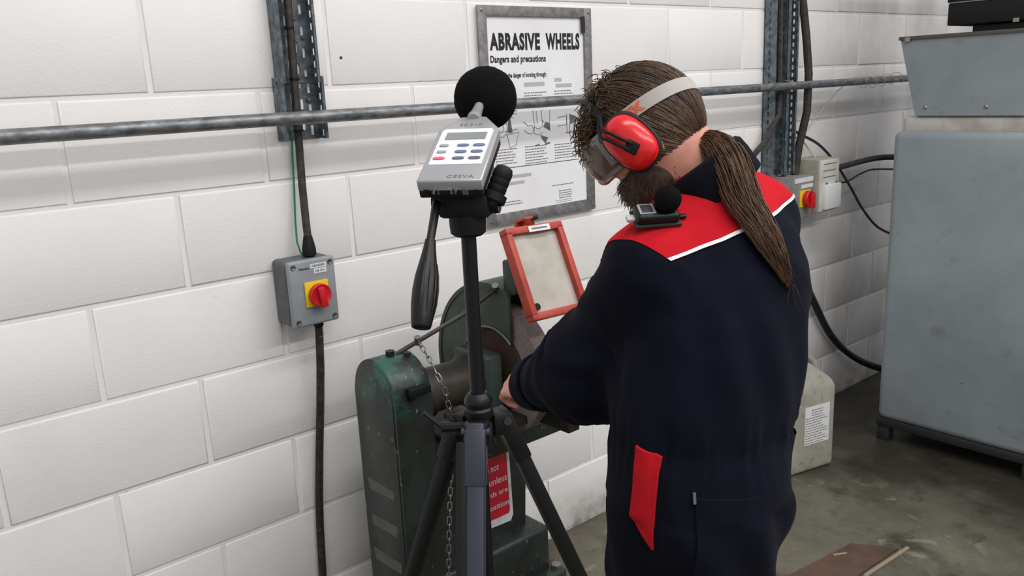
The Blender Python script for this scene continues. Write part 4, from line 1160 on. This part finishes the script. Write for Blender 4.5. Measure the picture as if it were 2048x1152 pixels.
    # ---------------- sewn-on pieces snapped to the cloth
    def patch(corners, nu, nv, off, th, name, m, parent):
        tl, tr, br_, bl = [Vector(c) for c in corners]; mb = MB(); top = []; bot = []
        mn = Vector((0, 0, 0))
        for c in (tl, tr, br_, bl, (tl + tr + br_ + bl) / 4): mn += Vector(bvh.find_nearest(c)[1])
        mn.normalize()
        for j in range(nv + 1):
            for i in range(nu + 1):
                p = (tl.lerp(tr, i / nu)).lerp(bl.lerp(br_, i / nu), j / nv)
                co, no, _, _ = bvh.ray_cast(p + mn * .12, -mn, .4)
                if co is None: co, no, _, _ = bvh.find_nearest(p)
                no = mn
                top.append(co + no * (off + th)); bot.append(co + no * (off - .004))
        n = (nu + 1) * (nv + 1); fs = []
        ix = lambda i, j: j * (nu + 1) + i
        for j in range(nv):
            for i in range(nu): fs += [(ix(i, j), ix(i + 1, j), ix(i + 1, j + 1), ix(i, j + 1)), (n + ix(i, j), n + ix(i, j + 1), n + ix(i + 1, j + 1), n + ix(i + 1, j))]
        ring = [ix(i, 0) for i in range(nu)] + [ix(nu, j) for j in range(nv)] + [ix(i, nv) for i in range(nu, 0, -1)] + [ix(0, j) for j in range(nv, 0, -1)]
        for a, c in zip(ring, ring[1:] + ring[:1]): fs.append((a, c, n + c, n + a))
        mb.add(top + bot, fs); return mb.build(name, m, parent)
    patch([(.258, -1.168, .998), (.287, -1.209, .990), (.264, -1.212, .842), (.250, -1.168, .885)], 10, 20, .003, .003, 'pocket_facing', 'red_cotton', suit)
    patch([(.305, -1.245, .934), (.405, -1.29, .922), (.395, -1.28, .78), (.30, -1.235, .79)], 14, 16, .002, .002, 'back_pocket', 'navy_cotton', suit)
    patch([(.304, -1.245, .936), (.308, -1.247, .936), (.308, -1.247, .918), (.304, -1.245, .918)], 2, 3, .005, .002, 'pocket_tag', 'key_slate', suit)
    # tool pocket standing away from the right hip
    pk = MB(); c0 = V(.572, -1.230, .915); ax = V(0, 0, 1)
    ring = []
    for j, (zz, sc) in enumerate(((.04, 1.0), (.03, .95), (-.02, .8), (-.08, .55), (-.12, .3))):
        for i in range(12):
            a = 2 * math.pi * i / 12; ring.append(c0 + V(*(BR * (.022 * sc * math.cos(a) - .02 * (1 - sc)))) + V(*(BF * (.04 * sc * math.sin(a)))) + V(0, 0, zz))
    fs = [(j * 12 + i, j * 12 + (i + 1) % 12, (j + 1) * 12 + (i + 1) % 12, (j + 1) * 12 + i) for j in range(4) for i in range(12)]
    pk.add(ring, fs); pk.build('tool_pocket', 'navy_cotton', suit)
    # turned-back cuffs
    for el, wr in ((LEL, LWR), (REL, RWR)):
        e, w_ = Vector(el), Vector(wr); d = (w_ - e).normalized()
        prof = [(.0475, .046), (.052, .047), (.0570, .040), (.0595, .02), (.0625, -.010), (.064, -.022), (.060, -.025), (.053, -.018), (.048, .02), (.0445, .043), (.0475, .046)]
        cm = MB().lathe(prof[:-1], w_ - d * .020, d, 40)
        cm.v = [tuple(Vector(q) + (Vector(q) - w_).normalized() * .0035 * noise.noise(Vector(q) * 22)) for q in cm.v]
        cm.f = [q for q in cm.f if len(q) == 4]
        n = 40; k = len(prof) - 2
        cm.f += [(k * n + i, k * n + (i + 1) % n, (i + 1) % n, i) for i in range(n)]
        cm.build('cuff', 'navy_cotton', suit, angle=None)
    # stand collar, open at the throat
    ax = (HP(-.03, 0, -.05) - Vector(NECK0)).normalized()
    x, y, z = frame(ax, V(*BF)); cmb = MB(); n = 44; vs = []; rows = ((.066, -.015), (.070, .014), (.073, .034), (.078, .043), (.084, .037), (.087, .018), (.089, -.012))
    base = Vector(NECK0) + V(-.004, -.004, .004)
    for r, hgt in rows:
        for i in range(n + 1):
            a = math.radians(24 + 312 * i / n); lift = .012 * (math.cos(a) < 0) * -math.cos(a)
            vs.append(base + x * r * math.cos(a) * 1.08 + y * r * math.sin(a) + z * (hgt + (lift if hgt > 0 else 0)))
    fs = [(j * (n + 1) + i, j * (n + 1) + i + 1, (j + 1) * (n + 1) + i + 1, (j + 1) * (n + 1) + i) for j in range(len(rows) - 1) for i in range(n)]
    cmb.add(vs, fs); cmb.build('collar', 'navy_collar', suit, angle=None)
    # boots
    for an in (ANL, ANR):
        a = Vector(an); fw = V(*BF)
        p = MB(); p.tube([a + V(0, 0, .04), a + V(0, 0, -.03)], [.058, .056], 16)
        p.sphere(a + fw * .06 + V(0, 0, -.055), (.15, .05, .045), BF, -BR, (0, 0, 1), 20, 12); p.build('boot', 'boot_leather', person)
        MB().obox(a + fw * .055 + V(0, 0, -.089), BF, -BR, (0, 0, 1), (.30, .10, .022), .008).build('boot_sole', 'black_rubber', person)
    build_hair(person, bvh)
    return person, bvh

# ------------------------------------------------------------------ hair, beard, ponytail
HR = (.095, .078, .099); HO = (-.003, 0, .003)
TIE = Vector((.497, -1.104, 1.451))
def on_head(d, k=1.0):
    d = Vector(d).normalized(); s = 1 / math.sqrt((d.x / HR[0]) ** 2 + (d.y / HR[1]) ** 2 + (d.z / HR[2]) ** 2)
    return HP(HO[0] + d.x * s * k, HO[1] + d.y * s * k, HO[2] + d.z * s * k)
def to_local(p):
    q = Vector(p) - HC; return Vector((q.dot(HF) - HO[0], q.dot(HL) - HO[1], q.dot(HU) - HO[2]))
def build_hair(person, bvh):
    rnd = random.Random(11)
    tie_d = to_local(TIE).normalized()
    def hairy(d):   # where hair grows, in head-local direction
        front = d.x; up = d.z
        if up > .62: return True
        if front > .55: return up > .48 - 0 * front
        return up > -.98 + .74 * max(0, front + .55)
    # scalp cap
    cap = MB(); nu, nv = 64, 40; idx = {}; vs = []; fs = []
    for j in range(nv + 1):
        for i in range(nu):
            t = math.pi * j / nv; a = 2 * math.pi * i / nu
            d = Vector((math.sin(t) * math.cos(a), math.sin(t) * math.sin(a), math.cos(t)))
            k = 1.0 + .018 * noise.noise(d * 7)
            idx[i, j] = len(vs); vs.append((on_head(d, k), hairy(d)))
    keep = MB(); keep.v = [tuple(p) for p, _ in vs]
    for j in range(nv):
        for i in range(nu):
            q = (idx[i, j], idx[(i + 1) % nu, j], idx[(i + 1) % nu, j + 1], idx[i, j + 1])
            if sum(vs[k][1] for k in q) >= 3: keep.f.append(q)
    keep.build('hair_cap', 'dark_brown_hair', person, angle=None)
    # combed-back strands running to the tie
    groups = {'hair': MB(), 'hair2': MB(), 'dark_brown_hair': MB()}
    n = 0
    while n < 2800:
        d = Vector((rnd.gauss(0, 1), rnd.gauss(0, 1), rnd.gauss(0, 1))).normalized()
        if not hairy(d) or d.y < -.75: continue
        n += 1
        ang = d.angle(tie_d, 0)
        ln = 1.0 if ang < 1.4 or rnd.random() < .75 else rnd.uniform(.4, .9)
        lift = rnd.uniform(1.0, 1.035); pts = []; ph = rnd.random() * 6; amp = rnd.uniform(.0, .0022)
        m = 11
        axis = d.cross(tie_d); 
        if axis.length < 1e-3: continue
        axis.normalize()
        for i in range(m + 1):
            t = ln * i / m; dd = Matrix.Rotation(ang * t, 3, axis) @ d
            k = lift + .03 * math.sin(math.pi * min(1, t)) + (0 if t < .9 else (1 - t) * .0)
            p = on_head(dd, k)
            if t > .8: p = p.lerp(TIE, ((t - .8) / .2) ** 1.5)
            w_ = amp * math.sin(ph + t * 9)
            pts.append(p + HL * w_ + HU * w_ * .6)
        key = 'hair' if rnd.random() < .6 else ('hair2' if d.z < .4 and rnd.random() < .7 else 'dark_brown_hair')
        groups[key].tube(pts, [.0006] + [rnd.uniform(.0006, .00115)] * (m - 1) + [.0007], 3, caps=False)
    # loose curls over the crown and the fringe
    def curl(p, d, L, R, turns, r, key):
        x, y, z = frame(d); pts = []
        for i in range(18):
            t = i / 17; a = turns * 2 * math.pi * t
            pts.append(p + z * L * t + (x * math.cos(a) + y * math.sin(a)) * R * (.3 + .7 * t) + V(0, 0, -.25 * L * t * t))
        groups[key].tube(pts, [r] * 16 + [r * .7, r * .4], 3, caps=False)
    for i in range(420):
        a = rnd.uniform(-.95, .95); e = rnd.uniform(.25, 1.25)
        d = Vector((math.cos(e) * math.cos(a), math.cos(e) * math.sin(a), math.sin(e)))
        d = Vector((d.x - .25 * rnd.random(), d.y, d.z)).normalized()
        p = on_head(d, .98)
        out = (HF * d.x + HL * d.y + HU * d.z)
        dirv = (out * rnd.uniform(.1, .5) + HF * rnd.uniform(-.9, .5) + HL * rnd.uniform(-.4, .6) + V(0, 0, rnd.uniform(-.4, .3))).normalized()
        curl(p, dirv, rnd.uniform(.018, .040), rnd.uniform(.004, .009), rnd.uniform(.8, 1.8), rnd.uniform(.0007, .0012), 'hair' if rnd.random() < .6 else 'dark_brown_hair')
    for i in range(330):     # fringe hanging over the forehead
        l = rnd.uniform(-.06, .064); u = rnd.uniform(.03, .085)
        p = HP(.086 - (abs(l) / .07) ** 2 * .03 - max(0, u - .05) * .5, l, u)
        dirv = (HF * rnd.uniform(.2, .9) + HU * rnd.uniform(-1., .1) + HL * rnd.uniform(-.2, .4) + V(0, 0, -.3)).normalized()
        curl(p, dirv, rnd.uniform(.022, .045), rnd.uniform(.004, .010), rnd.uniform(.9, 2.0), rnd.uniform(.0006, .0011), 'hair' if rnd.random() < .7 else 'hair2')
    for key, nm in (('hair', 'hair_strands'), ('hair2', 'light_hair_strands'), ('dark_brown_hair', 'dark_hair_strands')):
        tag(groups[key].build(nm, key, person, fix=False, angle=None), kind='stuff')
    # hair tie
    pd = V(.1, -.75, -.65).normalized()
    x, y, z = frame(pd)
    MB().tube([TIE + x * .0165 * math.cos(a) + y * .0165 * math.sin(a) + z * .002 for a in [i * math.pi / 10 for i in range(20)]], .0045, 8, closed=True).build('hair_tie', 'ink_black', person)
    # ponytail lying down the back
    raw = smooth_path([TIE, (.506, -1.132, 1.444), (.497, -1.163, 1.408), (.486, -1.200, 1.352), (.492, -1.228, 1.298), (.499, -1.247, 1.258), (.505, -1.26, 1.225)], 8)
    N = len(raw); rad = [np.interp(i / (N - 1), [0, .12, .3, .5, .7, .87, 1], [.013, .025, .032, .028, .021, .013, .003]) for i in range(N)]
    path = []
    for p, r in zip(raw, rad):
        co, no, _, dist = bvh.find_nearest(p)
        s = (p - co).dot(no)
        if s < r * .62 + .002: p = p + no * (r * .62 + .002 - s)
        path.append(p)
    for _ in range(3): path = [path[0]] + [(path[i - 1] + path[i] * 2 + path[i + 1]) / 4 for i in range(1, N - 1)] + [path[-1]]
    frames = []; xx = None
    for i in range(N):
        d = path[min(i + 1, N - 1)] - path[max(i - 1, 0)]; f = frame(d, xx); xx = f[0]; frames.append(f)
    core = MB().tube(path, [r * .8 for r in rad], 14, flat=.72).build('ponytail', 'hair', person, angle=None)
    g1, g2 = MB(), MB()
    for k in range(760):
        a = rnd.random() * 2 * math.pi; rr = math.sqrt(rnd.uniform(.55, 1.15)); tw = rnd.uniform(-.9, .9); end = rnd.uniform(.7, 1.0); st = 0
        pts = []; ph = rnd.random() * 6
        for i in range(0, int(N * end), 2):
            t = i / (N - 1); x, y, z = frames[i]
            aa = a + tw * t + .25 * math.sin(ph + t * 7)
            q = rad[i] * rr * (1 + .12 * math.sin(ph * 2 + 9 * t))
            pts.append(path[i] + x * math.cos(aa) * q + y * math.sin(aa) * q * .8)
        if len(pts) < 4: continue
        (g1 if rnd.random() < .45 else g2).tube(pts, [rnd.uniform(.0006, .0011)] * (len(pts) - 1) + [.0004], 3, caps=False)
    for k in range(26):     # wisps at the tip
        i0 = rnd.randrange(int(N * .6), N - 1); p = path[i0]; x, y, z = frames[i0]
        d = (z + x * rnd.uniform(-.35, .35) + y * rnd.uniform(-.2, .2)).normalized(); L = rnd.uniform(.03, .075)
        g1.tube([p + d * L * t + x * .006 * math.sin(t * 4 + k) for t in (0, .25, .5, .75, 1)], [.0008, .0007, .0006, .0005, .0003], 3, caps=False)
    tag(g1.build('ponytail_strands', 'hair', person, fix=False, angle=None), kind='stuff'); tag(g2.build('light_ponytail_strands', 'hair2', person, fix=False, angle=None), kind='stuff')
    # beard
    hl = tuple(HC[i] - .2 for i in range(3)); hh = tuple(HC[i] + .12 for i in range(3)); G = grid(hl, hh, .005)
    E = lambda c, r: ellipsoid(G, HP(*c), r, HF, HL, HU)
    d = E((.036, 0, -.075), (.069, .064, .066)); d = smin(d, E((.062, 0, -.115), (.036, .042, .04)), .02)
    d = np.maximum(d, -E((.088, 0, -.032), (.03, .032, .026)))
    X = [(G[0] - HC[0]), (G[1] - HC[1]), (G[2] - HC[2])]
    uu = X[0] * HU[0] + X[1] * HU[1] + X[2] * HU[2]; ff = X[0] * HF[0] + X[1] * HF[1] + X[2] * HF[2]
    d = np.maximum(d, uu + .038 + .25 * np.maximum(ff - .02, 0)); d = np.maximum(d, -.018 - ff + .35 * (uu + .08))
    bd = surface_nets(d, hl, .005); mesh_from([bd], 'beard', 'dark_brown_hair', person, 1)
    g = MB()
    vs = bd[0]; cen = np.array(HP(.03, 0, -.07))
    for k in rnd.sample(range(len(vs)), min(900, len(vs))):
        p = Vector(vs[k]); o = (p - Vector(cen)).normalized(); dv = (o * .6 - HU * rnd.uniform(.3, 1) + HF * rnd.uniform(-.1, .4) + V(rnd.uniform(-.4, .4), rnd.uniform(-.4, .4), 0)).normalized()
        L = rnd.uniform(.006, .016)
        g.tube([p - o * .001, p + dv * L * .5 + o * .001, p + dv * L], [.0008, .0007, .0004], 3, caps=False)
    tag(g.build('beard_strands', 'hair', person, fix=False, angle=None), kind='stuff')

# ------------------------------------------------------------------ worn gear
def build_ear_defenders():
    t = thing('ear_defenders', 'bright red ear defenders with black headband on the worker\'s head', 'ear defenders', HP(.02, .09, -.01))
    for s in (1, -1):
        ex, ey, en = HF, HU, HL * s
        # cup turned slightly: long axis along the head's up direction
        a = math.radians(-11); ex2 = ex * math.cos(a) + ey * math.sin(a); ey2 = ey * math.cos(a) - ex * math.sin(a)
        c = HP(.020, 0, -.012) + en * .078
        def ring(mb, secs, n=40, m=2.6):
            vs = []
            for hgt, ru, rf in secs:
                for i in range(n):
                    th = 2 * math.pi * i / n; cs, sn = math.cos(th), math.sin(th)
                    vs.append(c + en * hgt + ex2 * rf * math.copysign(abs(cs) ** (2 / m), cs) + ey2 * ru * math.copysign(abs(sn) ** (2 / m), sn))
            k = len(secs); fs = [(j * n + i, j * n + (i + 1) % n, (j + 1) * n + (i + 1) % n, (j + 1) * n + i) for j in range(k - 1) for i in range(n)]
            fs += [tuple(range(n))[::-1], tuple(range((k - 1) * n, k * n))]
            return mb.add(vs, fs)
        ring(MB(), [(-.010, .038, .026), (-.008, .047, .034), (0, .052, .0385), (.010, .053, .0395), (.016, .050, .0365), (.016, .040, .030)]).build('cushion', 'black_rubber', t)
        ring(MB(), [(.012, .047, .033), (.018, .0485, .0345), (.026, .048, .034), (.033, .045, .0315), (.039, .0395, .027), (.043, .031, .021), (.0455, .019, .013), (.046, .007, .005)]).build('cup', 'muff_red', t, angle=60)
        # twin prong arm reaching back from the headband
        b0 = c + en * .046 - HU * .012 - HF * .004; b1 = c + en * .040 + HU * .040 + HF * .024; b2 = HP(.040, 0, .052) + en * .080
        for off in (-.0055, .0055):
            sd = ((b1 - b0).cross(en)).normalized() * off
            MB().tube(smooth_path([b0 + sd, b0.lerp(b1, .35) + en * .0055 + sd, b0.lerp(b1, .7) + en * .006 + sd, b1 + sd, b2 + sd * .6]), .0028, 8).build('prong', 'matte_black', t)
        dd = (b1 - b0).normalized()
        MB().obox(b0 + dd * .004, dd, en.cross(dd), en, (.022, .02, .007), .002).build('slider', 'matte_black', t)
    w = (HF * .30 + HU * .95).normalized(); base = HP(.020, 0, -.004); mb = MB()
    pts = [base + HL * .092 * math.cos(a) + w * .108 * math.sin(a) for a in [math.radians(22 + 136 * i / 24) for i in range(25)]]
    nrm = HL.cross(w).normalized(); prev = None
    for a, b in zip(pts[:-1], pts[1:]):
        d = (b - a).normalized(); mb.obox((a + b) / 2, d, nrm, d.cross(nrm), ((b - a).length * 1.1, .012, .004), 0)
    mb.build('headband', 'matte_black', t)

def build_goggles():
    t = thing('safety_goggles', 'clear safety goggles on a grey strap around the worker\'s head', 'goggles', HP(.09, 0, 0))
    # strap: band round the head at eye level
    def band_pt(a, k=1.055):
        d = Vector((math.cos(a), math.sin(a), 0))
        u = .004 + .03 * max(0, math.sin(a)) ** 1 * .75 - .012 * (math.cos(a) < 0) * -math.cos(a) * 0
        x = HR[0] * 1.065 * math.cos(a) + HO[0]; y = HR[1] * 1.075 * math.sin(a)
        return HP(x, y, u), HF * math.cos(a) / HR[0] + HL * math.sin(a) / HR[1]
    vs = []; n = 72; a0, a1 = math.radians(32), math.radians(328)
    for i in range(n + 1):
        a = a0 + (a1 - a0) * i / n; p, o = band_pt(a); o = o.normalized()
        tw = HU
        for q, r in ((-.0115, 0), (.0115, 0), (.0115, .0022), (-.0115, .0022)): vs.append(p + tw * q + o * r)
    fs = [(i * 4 + k, i * 4 + (k + 1) % 4, (i + 1) * 4 + (k + 1) % 4, (i + 1) * 4 + k) for i in range(n) for k in range(4)]
    fs += [(0, 1, 2, 3), (n * 4 + 3, n * 4 + 2, n * 4 + 1, n * 4)]
    st = MB().add(vs, fs).build('strap', 'strap_grey', t)
    # orange maker's letters wrapped on the strap
    k = MB(); co, fs2 = text_mesh('ex', .034, .017, bold=.03)
    vs = []
    for c in co:
        a = math.radians(84) + float(c[0]) / .092
        p, o = band_pt(a); o = o.normalized(); vs.append(p + o * .0032 + HU * (float(c[1]) - .0085))
    k.add(vs, fs2); k.build('strap_lettering', 'strap_orange', st, fix=False, smooth=False)
    # frame and lens wrapping the eyes
    def shell(prof, m, name, th0, th1, nn=26):
        vs = []
        for f_, wv, uu in prof:
            for i in range(nn + 1):
                a = th0 + (th1 - th0) * i / nn
                x = .045 + (f_ - .045) * math.cos(a); y = wv * math.sin(a)
                vs.append(HP(x, y, uu))
        fs = [(j * (nn + 1) + i, j * (nn + 1) + i + 1, (j + 1) * (nn + 1) + i + 1, (j + 1) * (nn + 1) + i) for j in range(len(prof) - 1) for i in range(nn)]
        return MB().add(vs, fs).build(name, m, t)
    A = math.radians(78)
    shell([(.100, .062, .030), (.112, .07, .034), (.118, .073, .030), (.122, .075, .022)], 'goggle', 'top_frame', -A, A)
    shell([(.122, .075, .022), (.126, .077, .008), (.126, .077, -.014), (.121, .075, -.030)], 'goggle_lens', 'lens', -A, A)
    shell([(.121, .075, -.030), (.117, .073, -.037), (.108, .068, -.039), (.096, .06, -.036)], 'goggle', 'bottom_frame', -A, A)
    for s in (-1, 1):
        MB().obox(HP(.060, s * .076, .0), HF, HL, HU, (.024, .008, .05), .003).build('strap_clip', 'goggle', t)
        MB().obox(HP(.058, s * .0805, .0), HF, HL, HU, (.008, .003, .03), .001).build('clip_bar', 'white_label', t)

def build_dosimeter(bvh):
    co, no, _, _ = bvh.find_nearest(V(.374, -1.120, 1.318))
    no = (no * .5 + V(-.1, -.45, .9) * .5).normalized()
    t = thing('noise_dosimeter', 'small black noise dosimeter clipped to the worker\'s red shoulder', 'dosimeter', co)
    ex = V(.80, -.58, .10); ex = (ex - no * ex.dot(no)).normalized(); ey = no.cross(ex)
    c = co + no * .016
    MB().obox(c, ex, ey, no, (.070, .040, .020), .007, 3).build('case', 'black_plastic', t)
    MB().obox(c - no * .009, ex, ey, no, (.076, .046, .006), .003, 2).build('back_plate', 'black_rubber', t)
    MB().obox(c - ex * .017 + no * .0105, ex, ey, no, (.026, .026, .001), .0003).build('display_bezel', 'key_grey', t)
    MB().obox(c - ex * .017 + no * .0112, ex, ey, no, (.018, .02, .001), .0003).build('display', 'slate_aluminium', t)
    MB().cyl(c + ex * .014 + no * .008, c + ex * .014 + no * .016, .008, n=14).build('microphone_stub', 'key_grey', t)
    MB().sphere(c + ex * .0155 + no * .027, .0215, ex, ey, no, 28, 18).build('foam_ball', 'black_foam', t, angle=None)
    MB().obox(c - ex * .040 - no * .006, ex, ey, no, (.016, .014, .007), .002).build('clip', 'clear_wire', t)
    MB().obox(c + ex * .042 - no * .006 - ey * .004, ex, ey, no, (.014, .008, .006), .002).build('clip', 'black_plastic', t)
# ------------------------------------------------------------------ assemble
build_setting()
build_cabinet()
build_grinder()
person, cloth_bvh = build_worker()
build_tripod()
build_meter()
build_pipe()
build_poster()
build_left_tray()
build_left_isolator()
build_right_gear()
build_can()
build_ear_defenders()
build_goggles()
build_dosimeter(cloth_bvh)
build_litter()
build_wall_spots()
drop_helper_props()
